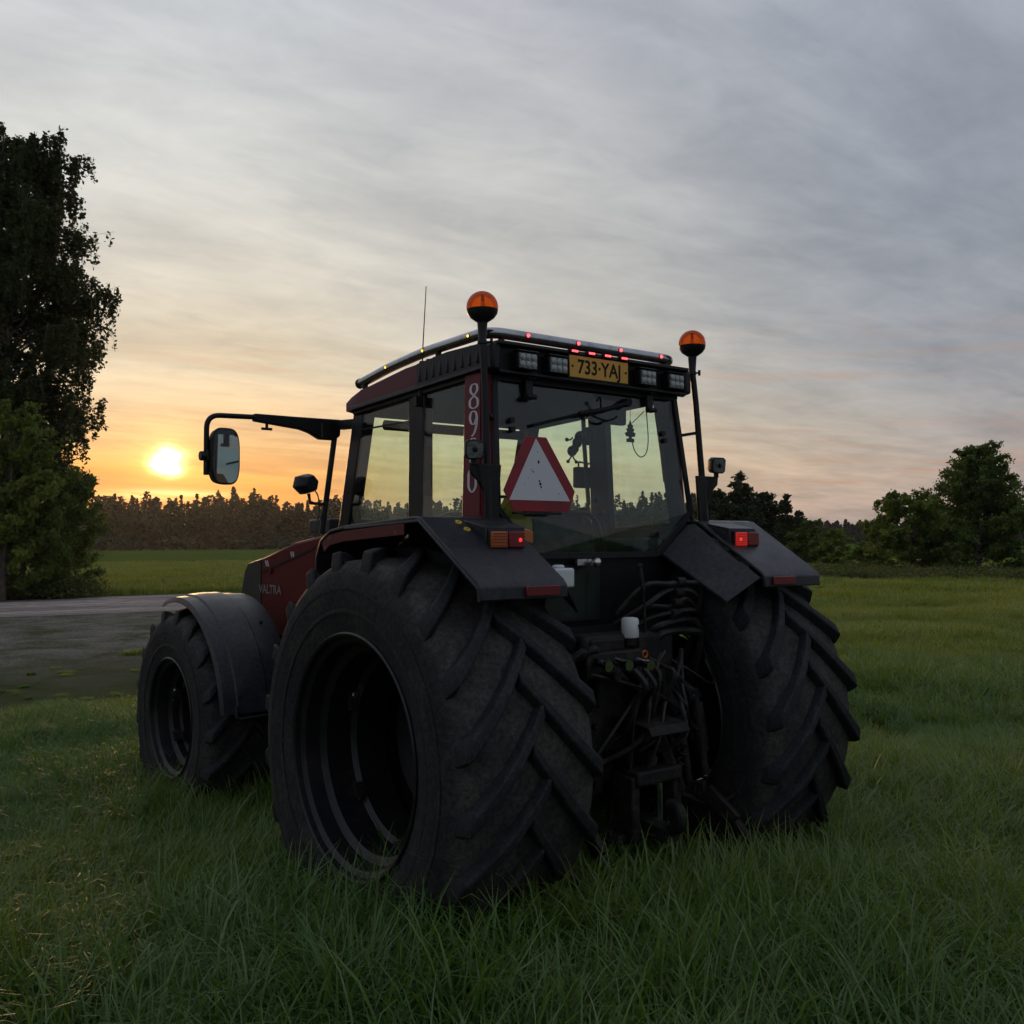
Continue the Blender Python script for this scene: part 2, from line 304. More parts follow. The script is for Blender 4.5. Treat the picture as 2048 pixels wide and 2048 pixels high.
def np_mesh(name, V, F, mat):
    V = np.asarray(V, np.float32); F = np.asarray(F, np.int32); me = bpy.data.meshes.new(name)
    me.vertices.add(len(V)); me.vertices.foreach_set('co', V.ravel()); n, k_ = F.shape
    me.loops.add(n*k_); me.loops.foreach_set('vertex_index', F.ravel()); me.polygons.add(n)
    me.polygons.foreach_set('loop_start', np.arange(0, n*k_, k_, dtype=np.int32)); me.update(calc_edges=True); me.materials.append(M[mat]); return me
def round_path(pts, r, n=6):                    # polyline with rounded corners
    P = [Vector(p) for p in pts]; o = [P[0]]
    for i in range(1, len(P)-1):
        a, b, c = P[i-1], P[i], P[i+1]; d = min(r, (a-b).length*.49, (c-b).length*.49)
        s_, e_ = b+(a-b).normalized()*d, b+(c-b).normalized()*d
        o += [s_*(1-t)**2+b*2*t*(1-t)+e_*t*t for t in (j/n for j in range(n+1))]
    return o+[P[-1]]
def arcpath(pts, n=8):                          # smooth curve through points
    P = [Vector(p) for p in pts]; o = []
    for i in range(len(P)-1):
        p0, p1, p2, p3 = P[max(i-1, 0)], P[i], P[i+1], P[min(i+2, len(P)-1)]
        for j in range(n):
            t = j/n; o.append(.5*((2*p1)+(p2-p0)*t+(2*p0-5*p1+4*p2-p3)*t*t+(3*p1-p0-3*p2+p3)*t**3))
    return o+[P[-1]]
def text_mesh(txt, size, extrude=.001, bold=0., xs=1.):
    cu = bpy.data.curves.new('lettering', 'FONT'); cu.body = txt; cu.size = size; cu.extrude = extrude; cu.offset = bold
    cu.align_x = 'CENTER'; cu.align_y = 'CENTER'; cu.resolution_u = 4
    to = bpy.data.objects.new('lettering', cu); dg = bpy.context.evaluated_depsgraph_get()
    col.objects.link(to); bpy.context.view_layer.update(); me = bpy.data.meshes.new_from_object(to.evaluated_get(bpy.context.evaluated_depsgraph_get()))
    col.objects.unlink(to); bpy.data.objects.remove(to); me.transform(Matrix.Diagonal((xs, 1, 1, 1))); return me

# ------------------------------------------------------------------ the setting: field, road, gravel
def groundmat(name, cols, gravel=None, tracks=False):
    m, t = newmat(name); g = t.n('ShaderNodeNewGeometry').outputs['Position']
    a = t.noise(g, .12, 5, .6); b = t.noise(g, 1.7, 6, .65); c = t.noise(g, 14, 6, .7)
    cc = t.mix(t.mr(b, .38, .66), cols[0]+(1,), cols[1]+(1,)); cc = t.mix(t.mr(a, .42, .62, 0., .6), cc, cols[2]+(1,))
    if tracks:
        sx_, sy_, sz_ = t.sep(g); st = t.noise(t.comb(t.m('MULTIPLY', sx_, .12), t.m('MULTIPLY', t.m('ADD', sy_, t.m('MULTIPLY', sx_, .11)), 1.5), 0.), 1., 4, .6); st2 = t.mr(t.m('ADD', t.m('MULTIPLY', st, .75), t.m('MULTIPLY', c, .25)), .36, .64, .55, 1.25)
        cc = t.mix(1., cc, t.comb(st2, st2, st2), 'MULTIPLY')
    if gravel:
        mask = t.mr(t.m('ADD', t.m('MULTIPLY', t.noise(g, .8, 7, .72, .6), .6), t.m('MULTIPLY', c, .4)), .36, .62)
        yy_ = t.sep(g)[1]; mask = t.m('MULTIPLY', mask, t.mr(t.m('ADD', yy_, t.m('MULTIPLY', t.noise(g, .35, 4), 5.)), 11., 19., .10, 1.))
        gcol = t.mix(t.mr(t.noise(g, 30, 4, .7), .35, .65), gravel[0]+(1,), gravel[1]+(1,))
        cc = t.mix(mask, cc, gcol)
    p = t.n('ShaderNodeBsdfPrincipled'); t.put(p.inputs['Base Color'], cc); p.inputs['Roughness'].default_value = 1.; p.inputs['Specular IOR Level'].default_value = 0.
    bp = t.n('ShaderNodeBump'); bp.inputs['Strength'].default_value = .8; bp.inputs['Distance'].default_value = .05
    t.put(bp.inputs['Height'], t.m('ADD', c, b)); t.put(p.inputs['Normal'], bp.outputs[0]); out(t, p.outputs[0])
groundmat('field_soil', ((.045, .085, .020), (.080, .120, .024), (.085, .110, .026)))
groundmat('yard_gravel', ((.045, .060, .022), (.065, .070, .028), (.07, .065, .035)), ((.14, .125, .115), (.27, .245, .23)))
groundmat('road_gravel', ((.30, .255, .235), (.42, .36, .33), (.34, .29, .27)), tracks=True)
ax_ = np.concatenate([-np.geomspace(3500, 2, 60), np.linspace(-1.5, 1.5, 5), np.geomspace(2, 3500, 60)])
gx, gy = np.meshgrid(ax_, ax_); gz = np.zeros_like(gx); n_ = len(ax_)
ii = np.arange(n_*n_).reshape(n_, n_); FF = np.stack([ii[:-1, :-1], ii[:-1, 1:], ii[1:, 1:], ii[1:, :-1]], -1).reshape(-1, 4)
tag(obj('field', np_mesh('field', np.stack([gx, gy, gz], -1).reshape(-1, 3), FF, 'field_soil'), 'field_soil'), kind='structure')
def blob_sheet(name, pts, z, mat, jit=.35):
    P = []
    for i in range(len(pts)):
        a, b = Vector(pts[i]+(0,)), Vector(pts[(i+1) % len(pts)]+(0,)); k_ = max(2, int((b-a).length/1.2))
        for j in range(k_): q = a.lerp(b, j/k_); P.append((q.x+random.uniform(-jit, jit), q.y+random.uniform(-jit, jit), z))
    g = G(); g.add(P, [tuple(range(len(P)))]); me = bpy.data.meshes.new(name); me.from_pydata(g.v, [], g.f)
    bm = bmesh.new(); bm.from_mesh(me); bmesh.ops.triangulate(bm, faces=bm.faces); bm.to_mesh(me); bm.free()
    return tag(obj(name, me, mat), kind='structure')
YARD = [(-14, 8.0), (-6, 8.2), (-1, 7.8), (.6, 7.2), (2.5, 7.6), (6, 10), (11, 17), (14, 23), (-14, 26)]
ROAD = [(-60, 39.6), (4, 32.5), (10, 31.7), (21, 30.4), (20, 21), (8, 23.0), (2.5, 23.8), (-60, 29)]
blob_sheet('gravel_yard', YARD, .006, 'yard_gravel', .5)
blob_sheet('road', ROAD, .012, 'road_gravel', .12)

# ------------------------------------------------------------------ the tractor
T = bpy.data.objects.new('tractor', None); col.objects.link(T); T.location = (0, 0, LIFT)
T.empty_display_size = .3
tag(T, 'large dark red farm tractor with two amber roof beacons parked in the grass', 'tractor')
def part(name, g, mat, parent=T, **k): return obj(name, g, mat, parent, **k)
PI = math.pi
# ---- wheels
def lug_mesh(hw, r_top, r_base, delta, sgn, wt, wb_, name, over=.04):
    """one tread bar, from just past the crown to the shoulder and a little down the sidewall"""
    st = []
    for i in range(7):
        s = i/6; u = -over+(hw+over)*s; ph = delta*(max(u, -over)/hw)**1.0+.05*math.sin(s*PI)*.5
        st.append((u, ph, r_top-.012*s*s, r_base, wt*(1+.25*s), wb_*(1+.2*s)))
    st.append((hw+.018, delta*1.05, r_top-.085, r_base-.10, wt*1.2, wb_*1.15))
    v = []
    for u, ph, rt_, rb, a, b in st:
        for rr, ww, s in ((rb, b, -1), (rt_, a, -1), (rt_, a, 1), (rb, b, 1)):
            an = ph+s*ww/2/rr; v.append((sgn*u, rr*math.cos(an), rr*math.sin(an)))
    n = len(st); f = [(i*4+k, i*4+(k+1) % 4, (i+1)*4+(k+1) % 4, (i+1)*4+k) for i in range(n-1) for k in range(4)]+[(0, 1, 2, 3), (n*4-1, n*4-2, n*4-3, n*4-4)]
    g = G(); g.add(v, f); return mesh_of(g, name)
def wheel(kind, cx, cy, cz, hw, rr, R_, lugh, nl, outer, delta, rot0):
    c = (cx, cy, cz); rc = R_-lugh
    pr_ = [(-hw*.96, rr-.012), (-hw*.985, rr+.012), (-hw*1.03, rr+(rc-rr)*.22), (-hw*1.075, rr+(rc-rr)*.5), (-hw*1.05, rr+(rc-rr)*.76), (-hw*.97, rc-.035), (-hw*.86, rc-.012), (-hw*.45, rc-.002), (0, rc)]
    prof = pr_+[(-a, b) for a, b in reversed(pr_[:-1])]
    # moulded rings on the sidewall
    ty = part(kind+'_tyre', G().lathe(prof, (0, 0, 0), (1, 0, 0), 96), 'rubber' if kind == 'rear' else 'rubber_front', smooth=True, loc=c)
    lm = {s: lug_mesh(hw*.95, R_, rc-.02, delta, s, .056 if kind == 'rear' else .045, .088 if kind == 'rear' else .075, 'lug') for s in (-1, 1)}
    for s in (-1, 1):
        for i in range(nl):
            obj('lug', lm[s], 'lug_rubber', ty, bevel=.007, seg=2, rot=(rot0+2*PI*(i+(.5 if s > 0 else 0))/nl, 0, 0))
    ring = G()
    for fr in (.30, .60):
        x_ = -outer_off(pr_, rr+(rc-rr)*fr)
        for s in (-1, 1): ring.lathe([(s*(x_+.002), rr+(rc-rr)*fr-.010), (s*(x_+.004), rr+(rc-rr)*fr), (s*(x_+.002), rr+(rc-rr)*fr+.010)], (0, 0, 0), (1, 0, 0), 96)
    obj('sidewall_ring', ring, 'lug_rubber', ty, smooth=True)
    o = outer; d = hw*2
    rim = [(-hw, rr+.008), (-hw-.006, rr), (-hw, rr-.012), (-hw+.025, rr-.016), (-hw+.04, rr-.04), (-hw+.11, rr-.05), (-hw+.13, rr-.085), (-hw+.26*d/.7, rr-.09), (-hw+.28*d/.7, rr-.115), (-hw+.42*d/.7, rr-.12)]
    rim = rim+[(hw-.26*d/.7, rr-.12), (hw-.24*d/.7, rr-.09), (hw-.13, rr-.085), (hw-.11, rr-.05), (hw-.04, rr-.04), (hw-.025, rr-.016), (hw, rr-.012), (hw+.006, rr), (hw, rr+.008)]
    ri = part(kind+'_rim', G().lathe([(-o*a, b) for a, b in rim], (0, 0, 0), (1, 0, 0), 72), 'rim_black', smooth=True, loc=c)
    dz = -.16*d/.7
    obj('wheel_disc', G().lathe([(o*dz, rr-.118), (o*(dz+.05), rr-.2), (o*(dz+.02), rr*.42), (o*(dz+.03), rr*.40), (o*(dz+.05), rr*.30), (o*(dz+.10), rr*.24), (o*(dz+.10), 0)], (0, 0, 0), (1, 0, 0), 48), 'rim_black', ri, smooth=True)
    for i in range(8):
        a = 2*PI*i/8; obj('wheel_bolt', G().cyl((o*(dz+.02), rr*.35*math.cos(a), rr*.35*math.sin(a)), (o*(dz+.07), rr*.35*math.cos(a), rr*.35*math.sin(a)), .017, n=6), 'grimy_iron', ri)
    for i in range(6):
        a = 2*PI*i/6+.42; q = Vector((o*.10, (rr-.11)*math.cos(a), (rr-.11)*math.sin(a))); tq = Vector((0, -math.sin(a), math.cos(a)))
        g = G(); g.bar(q-tq*.035, q+tq*.035, .05, .03, (0, math.cos(a), math.sin(a))); g.cyl(q+Vector((o*.01, 0, 0))-tq*.05, q+Vector((o*.01, 0, 0))+tq*.05, .009, n=8)
        obj('rim_clamp', g, 'bright_metal' if i % 3 == 0 else 'grimy_iron', ri)
    return ty
def outer_off(pr_, r_):
    for (a, b), (c, d) in zip(pr_, pr_[1:]):
        if b <= r_ <= d: return -(-(a+(c-a)*(r_-b)/(d-b)))
    return pr_[3][0]
for sx in (-1, 1):
    wheel('rear', -.94 if sx < 0 else .918, 0, .852, .347, .537, .922 if sx < 0 else .915, .049, 20, sx, .40, .11+.05*sx)
    wheel('front', sx*.88, 2.714, .64, .235, .39, .722, .042, 17, sx, .40, .2)
# ---- chassis
g = G(); g.box((0, .1, .92), (.50, .95, .62)); g.box((0, 1.2, .82), (.44, 1.6, .40)); g.box((0, 2.6, .92), (.50, 1.5, .46))
g.box((0, -.40, .98), (.40, .10, .40)); g.box((0, -.38, 1.25), (.62, .16, .20))
part('transmission_housing', g, 'grimy_iron', bevel=.03)
for sx in (-1, 1): part('axle_housing', G().lathe([(.22, .19), (.30, .16), (.55, .13), (.62, .20), (.68, .20)], (0, 0, .852), (sx, 0, 0), 28), 'grimy_iron', smooth=True)
g = G(); g.bar((-.72, 2.714, .62), (.72, 2.714, .62), .16, .16); g.ball((0, 2.714, .62), .2, 18, (1.1, 1, .9)); part('front_axle', g, 'grimy_iron', bevel=.02)
part('fuel_tank', G().box((-.42, 1.25, .86), (.36, .95, .52)), 'black_plastic', bevel=.05)
g = G()
for i in range(3): g.box((-.66, 1.35, .52+.28*i), (.22, .34, .025))
g.box((-.60, 1.53, .86), (.04, .03, .75)); part('cab_steps', g, 'black_metal', bevel=.006)
# ---- bonnet
side_p = [(1.30, 1.10), (1.30, 1.80), (1.50, 1.845), (1.92, 1.833), (2.32, 1.792), (2.84, 1.69), (2.84, 1.62), (2.95, 1.20), (2.60, 1.14)]
def loft_hood(prof_y, mat, name):
    g = G(); V = []; n = 9
    for y, z0, z1 in prof_y:
        for i in range(n):
            a = PI*(i/(n-1)); sx = -math.cos(a); x = .425*(1 if abs(sx) > .9 else abs(sx)**.35)*(1 if sx > 0 else -1) if abs(sx) > 1e-6 else 0
            zt = z1-.05*(1-math.sin(a))**1.3
            V.append((x, y, zt))
        V.append((.425, y, z0)); V.append((-.425, y, z0))
    m = n+2; k_ = len(prof_y)
    f = [(j*m+i, j*m+(i+1) % m, (j+1)*m+(i+1) % m, (j+1)*m+i) for j in range(k_-1) for i in range(m)]+[tuple(range(m))[::-1], tuple((k_-1)*m+i for i in range(m))]
    g.add(V, f); return g
hood = part('bonnet', loft_hood([(1.32, 1.12, 1.82), (1.60, 1.12, 1.86), (1.95, 1.12, 1.85), (2.32, 1.14, 1.81), (2.82, 1.16, 1.70)], 'red_paint', 'bonnet'), 'red_paint', bevel=.012)
part('bonnet_nose', loft_hood([(2.826, 1.06, 1.70), (3.05, 1.06, 1.665), (3.10, 1.06, 1.61), (3.20, 1.06, 1.36), (3.22, 1.06, 1.2)], 'black_plastic', 'nose'), 'black_plastic', bevel=.012)
for y0 in (2.34, 2.74):
    for i in range(2): obj('bonnet_vent', G().bar((-.4275, y0-.03*i, 1.73-(y0-2.34)*.16), (-.4275, y0-.02-.03*i, 1.69-(y0-2.34)*.16), .010, .004), 'white_paint', hood)
obj('bonnet_seam', G().slab([(-.4285, 2.80, 1.575), (-.4285, 2.80, 1.590), (-.4285, 2.0, 1.765), (-.4285, 2.0, 1.750)], (-.0015, 0, 0)), 'soot', hood)
obj('bonnet_latch', G().cyl((-.42, 2.66, 1.60), (-.435, 2.66, 1.60), .026, n=20), 'red_paint', hood)
lt = text_mesh('VALTRA', .088, .001, .001, 1.12); obj('lettering', lt, 'badge_white', hood, loc=(-.4305, 2.665, 1.462), rot=(PI/2, 0, -PI/2))
part('air_intake', G().box((-.10, 2.22, 1.90), (.36, .30, .10)).cyl((-.10, 2.22, 1.80), (-.10, 2.22, 1.90), .07), 'black_plastic', bevel=.012)
part('engine_block', G().box((0, 2.2, 1.05), (.46, 1.4, .5)), 'grimy_iron', bevel=.02)
# ---- front mudguards
for sx in (-1, 1):
    prof = []
    for i in range(25):
        a = R(70+i*(172-70)/24); prof.append((2.714+.80*math.cos(a), .64+.80*math.sin(a)))
    sec = [(-1.075, -.035), (-1.062, -.008), (-.985, -.002), (-.975, .008), (-.90, .016), (-.79, .017), (-.78, .008), (-.69, .006), (-.61, .0), (-.595, -.03)]
    V = []; m = len(sec)
    for (y, z) in prof:
        d = Vector((0, y-2.714, z-.64)).normalized()
        for x, h in sec: V.append((-sx*x, 2.714+d.y*(.80+h), .64+d.z*(.80+h)))
        for x, h in reversed(sec): V.append((-sx*x, 2.714+d.y*(.80+h-.008), .64+d.z*(.80+h-.008)))
    k_ = len(prof); m2 = 2*m; f = [(j*m2+i, j*m2+(i+1) % m2, (j+1)*m2+(i+1) % m2, (j+1)*m2+i) for j in range(k_-1) for i in range(m2)]
    for b_ in (0, (k_-1)*m2): f += [(b_+i, b_+i+1, b_+m2-2-i, b_+m2-1-i) for i in range(m-1)]
    g = G(); g.add(V, f); ff = part('front_mudguard', g, 'fender_plastic', smooth=True)
    rod = G(); yb, zb = prof[-1]
    rod.tube(round_path([(sx*.99, yb-.012, zb+.05), (sx*1.0, yb-.03, zb-.03), (sx*.56, yb-.03, zb-.01), (sx*.46, 2.3, .75)], .03), .011, 8)
    obj('mudguard_stay', rod, 'black_metal', ff)
    for (a, x) in ((150, .80), (128, .70), (165, .96)):
        d = Vector((0, math.cos(R(a)), math.sin(R(a)))); p0 = Vector((sx*x, 2.714, .64))+d*.808
        obj('bolt_head', G().cyl(p0, p0+d*.012, .011, n=8), 'grimy_iron', ff)
# ---- rear mudguards
FEN = [(.64, 1.60), (.625, 1.72), (.585, 1.79), (.49, 1.838), (.34, 1.856), (-.28, 1.887), (-.31, 1.882), (-.715, 1.622), (-.731, 1.606), (-.733, 1.556)]
for sx in (-1, 1):
    fe = part('rear_mudguard', G().strip(FEN[::-1], sx*.66, sx*1.122, -.018), 'fender_plastic', bevel=.006)
    g = G(); g.slab([(sx*.655, -.30, 1.884), (sx*.655, -.729, 1.608), (sx*.50, -.64, 1.487), (sx*.45, -.225, 1.74), (sx*.62, -.215, 1.88)], (0, .012, -.012)); obj('inner_panel', g, 'fender_plastic', fe, bevel=.004)
    g = G(); g.slab([(sx*.657, .62, 1.60), (sx*.657, .60, 1.78), (sx*.657, .34, 1.85), (sx*.657, -.29, 1.878), (sx*.657, -.60, 1.69), (sx*.657, -.45, 1.45), (sx*.657, .4, 1.40)], (-sx*.01, 0, 0)); obj('inner_wall', g, 'black_metal', fe)
    # painted outer edge of the cab-side guard that shows in front of the plastic extension
    g = G(); g.strip([(-.20, 1.874), (.34, 1.846), (.49, 1.826), (.56, 1.79)], sx*1.1235, sx*1.1295, .05); obj('painted_edge', g, 'worn_red', fe, bevel=.002)
    # lamp housing
    g = G(); x0, x1 = sx*.69, sx*.905
    g.add([(x0, -.30, 1.885), (x1, -.30, 1.885), (x1, -.500, 1.752), (x0, -.500, 1.752), (x0, -.31, 1.893), (x1, -.31, 1.893), (x1, -.500, 1.858), (x0, -.500, 1.858)], [(3, 2, 1, 0), (4, 5, 6, 7), (0, 1, 5, 4), (1, 2, 6, 5), (2, 3, 7, 6), (3, 0, 4, 7)])
    hs = obj('lamp_housing', g, 'fender_plastic', fe, bevel=.004)
    tl = part('tail_lamp', G().box((sx*.805, -.510, 1.802), (.188, .018, .084)), 'black_plastic', bevel=.004)
    ins = [('lens_amber', .8525, .086), ('lens_red_lit', .7575, .086)]
    for mt_, xc, wd in ins:
        if sx > 0 and mt_ == 'lens_amber': mt_ = 'lens_red'
        if sx < 0 and mt_ == 'lens_red_lit': mt_ = 'lens_red'
        L = G(); L.box((sx*xc, -.524, 1.802), (wd, .014, .070)); lo_ = obj('lamp_lens', L, mt_, tl, bevel=.004)
    for i in range(5): obj('lens_rib', G().box((sx*.805, -.5325, 1.777+.0125*i), (.178, .003, .003)), 'lens_red', tl)
    lf = obj('bulb', G().ball((sx*.742, -.530, 1.800), .010, 10), 'led_dim', tl)
    part('rear_reflector', G().box((sx*.805, -.757, 1.590), (.178, .012, .042)), 'lens_red_plain', bevel=.003)
for sx in (-1, 1):
    for x_, y_ in ((.70, -.66), (1.08, -.66), (1.09, -.36), (1.09, -.05), (1.09, .30)):
        z_ = 1.882+(y_+.31)*.642 if y_ < -.31 else 1.887-(y_+.28)*.05
        nrm = Vector((0, -.54, .84)) if y_ < -.31 else Vector((0, 0, 1)); p0 = Vector((sx*x_, y_, z_))-nrm*.002
        part('guard_bolt', G().cyl(p0, p0+nrm*.008, .011, n=10), 'grimy_iron')
    part('guard_lip', G().tube([(sx*1.122, -.742, 1.556), (sx*1.122, -.738, 1.606), (sx*1.122, -.31, 1.884), (sx*1.122, .34, 1.858)], .007, 6), 'fender_plastic', smooth=True)
g = G()
ind = part('side_indicator', G().hexa([(-.66, -.42, 1.80), (-.56, -.40, 1.78), (-.56, -.36, 1.80), (-.66, -.36, 1.82)], [(-.66, -.42, 1.86), (-.56, -.40, 1.84), (-.56, -.36, 1.85), (-.66, -.36, 1.87)]), 'lens_amber', bevel=.006)
for (x, y, z) in ((-.945, -.345, 1.866), (-.935, -.395, 1.834)):
    nrm = Vector((0, -.54, .84)); p0 = Vector((x, y, z))-nrm*.004
    b_ = part('lift_button', G().cyl(p0, p0+nrm*.016, .024, n=20), 'black_plastic'); obj('button_cap', G().cyl(p0+nrm*.016, p0+nrm*.022, .015, n=16), 'button_yellow', b_); obj('button_dot', G().cyl(p0+nrm*.022, p0+nrm*.0235, .004, n=8), 'soot', b_)
# scratches on the left guard
for (a, b) in (((-.86, -.60, 0), (-.80, -.70, 0)), ((-.80, -.52, 0), (-.74, -.66, 0)), ((-.76, -.62, 0), (-.71, -.70, 0)), ((-1.0, -.40, 0), (-.985, -.405, 0)), ((-.95, -.56, 0), (-.93, -.60, 0))):
    sl = lambda y: 1.882+(y+.31)*(1.882-1.622)/(.405)+.0012
    A, B = Vector((a[0], a[1], sl(a[1]))), Vector((b[0], b[1], sl(b[1]))); sd = Vector((.0022, .001, 0))
    part('scratch', G().slab([A, A+sd, B+sd*.4, B], (0, -.0003, .0005)), 'white_paint')
# ---- cab posts
def post(name, a0, a1, b0, b1, mat, bevel=.008):   # quads of bottom and top
    return part(name, G().hexa(a0, b0), mat, bevel=bevel)
def rect(x0, x1, y0, y1, z): return [(x0, y0, z), (x1, y0, z), (x1, y1, z), (x0, y1, z)]
for sx in (-1, 1):
    a, b = sx*.565, sx*.645
    part('front_post', G().hexa(rect(min(a, b), max(a, b), 1.27, 1.39, 1.50), rect(min(a, b), max(a, b), .985, 1.105, 2.54)), 'black_metal', bevel=.01)
    a, b = sx*.60, sx*.660; dyb = -.0 if sx < 0 else -.06
    part('middle_post', G().hexa(rect(min(a, b), max(a, b), .357+dyb, .517+dyb, 1.45), rect(min(a, b), max(a, b), .357, .500, 2.56)), 'black_metal', bevel=.01)
    yb_, yt_ = (-.015, -.015) if sx < 0 else (-.185, -.045)
    cp = part('rear_post', G().hexa([(sx*.655, -.262, 1.60), (sx*.70, -.20, 1.60), (sx*.70, yb_, 1.60), (sx*.645, yb_, 1.60)], [(sx*.618, -.186, 2.60), (sx*.672, -.15, 2.60), (sx*.672, yt_, 2.60), (sx*.612, yt_, 2.60)]), 'panel_red', bevel=.012)
    g = G(); g.slab([(sx*.616, -.192, 2.58), (sx*.632, -.192, 2.58), (sx*.672, -.272, 1.90), (sx*.656, -.272, 1.90)], (0, .02, 0)); obj('post_trim', g, 'black_metal', cp, bevel=.004)
    obj('post_lining', G().slab([(sx*.650, -.245, 1.60), (sx*.640, yb_+.004, 1.60), (sx*.606, yt_+.004, 2.57), (sx*.612, -.168, 2.57)], (-sx*.006, 0, 0)), 'interior', cp)
    # roof rails
    part('roof_rail', G().bar((sx*.63, 1.08, 2.535), (sx*.63, -.17, 2.595), .07, .05), 'black_metal', bevel=.008)
    part('sill', G().bar((sx*.62, 1.35, 1.50), (sx*.66, -.2, 1.62), .08, .30), 'black_metal', bevel=.01)
part('cross_rail', G().bar((-.62, 1.05, 2.535), (.62, 1.05, 2.535), .07, .05), 'black_metal', bevel=.008)
part('cross_rail', G().bar((-.62, 1.31, 1.60), (.62, 1.31, 1.60), .07, .25), 'black_metal', bevel=.008)
part('cab_floor', G().box((0, .55, 1.33), (1.22, 1.55, .08)), 'interior')
# lower rear of the cab with the small low window
g = G(); g.slab([(-.66, -.235, 1.93), (-.43, -.215, 1.712), (.43, -.215, 1.712), (.66, -.235, 1.93), (.66, -.20, 1.36), (-.66, -.20, 1.36)], (0, .03, 0)); part('rear_bulkhead', g, 'black_metal', bevel=.006)
part('lower_window', G().box((-.20, -.226, 1.535), (.40, .008, .24)), 'cab_glass', bevel=.003)
lw = part('lower_window_frame', G().box((-.20, -.218, 1.535), (.44, .012, .28)), 'black_plastic', bevel=.01)
# red side panel with the model figures, white, one under the other
PX = -.7035
def sidept(y, z): return (-.672-(2.60-z)*.028-.0025, y, z)
pan = part('number_panel', G().slab([sidept(-.155, 2.55), sidept(-.06, 2.55), sidept(-.06, 1.92), sidept(-.17, 1.92)], (-.002, 0, 0)), 'panel_red')
def ribbon(pts, cy, cz, h, name):
    W = h*.62; P = arcpath([(p[0]*W, p[1]*h, 0) for p in pts], 7); v = []
    for i, p in enumerate(P):
        t = (P[min(i+1, len(P)-1)]-P[max(i-1, 0)]).normalized(); nn = Vector((-t.y, t.x, 0)); wd = h*(.020+.060*abs(t.y)**1.5)
        for s in (-1, 1):
            q = p+nn*wd*s; x_, y_, z_ = sidept(cy-q.x, cz+q.y); v.append((x_-.0035, y_, z_))
    g = G(); n = len(P); g.add(v, [(2*i, 2*i+1, 2*i+3, 2*i+2) for i in range(n-1)]); obj(name, g, 'white_paint', pan)
eight = [(0, .02), (-.36, .20), (-.30, .42), (0, .49), (.30, .42), (.34, .22), (0, .02), (-.40, -.16), (-.38, -.40), (0, -.49), (.40, -.40), (.40, -.16), (0, .02)]
nine = [(.30, .16), (.10, -.02), (-.22, .02), (-.38, .24), (-.26, .44), (0, .49), (.28, .40), (.38, .12), (.26, -.24), (.0, -.46), (-.20, -.50)]
five = [(.34, .47), (-.18, .47), (-.26, .06), (.05, .12), (.36, -.06), (.34, -.36), (.0, -.49), (-.34, -.36)]
zero = [(0, .49), (-.36, .30), (-.40, 0), (-.36, -.30), (0, -.49), (.36, -.30), (.40, 0), (.36, .30), (0, .49)]
for pts, z in ((eight, 2.482), (nine, 2.352), (five, 2.222), (zero, 2.085)): ribbon(pts, -.108, z, .118, 'figure')
# ---- panes
def pane(name, pts, off): return part(name, G().slab(pts, off), 'cab_glass')
rw = [(-.617, -.180, 2.571), (.617, -.180, 2.571), (.657, -.256, 1.947), (.426, -.236, 1.725), (-.426, -.236, 1.725), (-.657, -.256, 1.947)]
rwi = part('rear_window', G().slab(rw, (0, .006, 0)), 'cab_glass')
g = G(); q = [Vector(p) for p in rw]+[Vector(rw[0])]
for a, b in zip(q, q[1:]):
    g.bar(a+Vector((0, -.004, 0)), b+Vector((0, -.004, 0)), .026, .016, (0, 1, 0))
obj('window_seal', g, 'black_plastic', rwi)
for p in ((-.534, 2.368), (-.534, 2.325), (.498, 2.369), (.509, 2.332)):
    yy = -.180-(2.571-p[1])*.122; obj('window_bolt', G().cyl((p[0], yy-.014, p[1]), (p[0], yy+.01, p[1]), .014, n=14), 'black_plastic', rwi)
for x in (-.425, .402):
    g = G(); g.box((x, -.205, 2.535), (.045, .016, .12)); g.box((x, -.222, 2.585), (.05, .03, .03)); g.cyl((x-.03, -.225, 2.487), (x+.03, -.225, 2.487), .013, n=10); obj('window_hinge', g, 'black_plastic', rwi, bevel=.004)
g = G(); g.tube([(-.413, -.222, 2.352), (-.10, -.218, 2.432)], .008, 6); g.tube(arcpath([(-.12, -.228, 2.430), (.05, -.232, 2.462), (.235, -.222, 2.515)]), .012, 8); g.cyl((.225, -.235, 2.513), (.225, -.185, 2.513), .022, n=12); g.tube(arcpath([(-.08, -.226, 2.44), (.05, -.24, 2.405), (.13, -.24, 2.43)]), .006, 6); g.tube(arcpath([(.03, -.226, 2.47), (.015, -.236, 2.52), (.0, -.226, 2.50)]), .005, 6); obj('rear_wiper', g, 'soot', rwi)
obj('wiper_motor', G().box((.14, -.160, 2.475), (.24, .04, .15)), 'soot', rwi, bevel=.01)
pane('quarter_window', [(-.650, -.02, 2.565), (-.650, .36, 2.56), (-.672, .36, 1.60), (-.690, -.02, 1.60)], (.006, 0, 0))
pane('door_window', [(-.645, .50, 2.55), (-.640, 1.00, 2.53), (-.640, 1.28, 1.60), (-.672, .52, 1.60)], (.006, 0, 0))
pane('quarter_window', [(.650, -.05, 2.565), (.650, .36, 2.56), (.672, .30, 1.60), (.690, -.19, 1.60)], (-.006, 0, 0))
pane('door_window', [(.645, .50, 2.55), (.640, 1.00, 2.53), (.640, 1.28, 1.60), (.672, .46, 1.60)], (-.006, 0, 0))
pane('windscreen', [(-.57, 1.06, 2.53), (.57, 1.06, 2.53), (.57, 1.31, 1.66), (-.57, 1.31, 1.66)], (0, -.006, 0))
part('window_bar', G().bar((-.640, .345, 2.425), (-.645, 1.0, 2.425), .012, .008), 'black_metal')
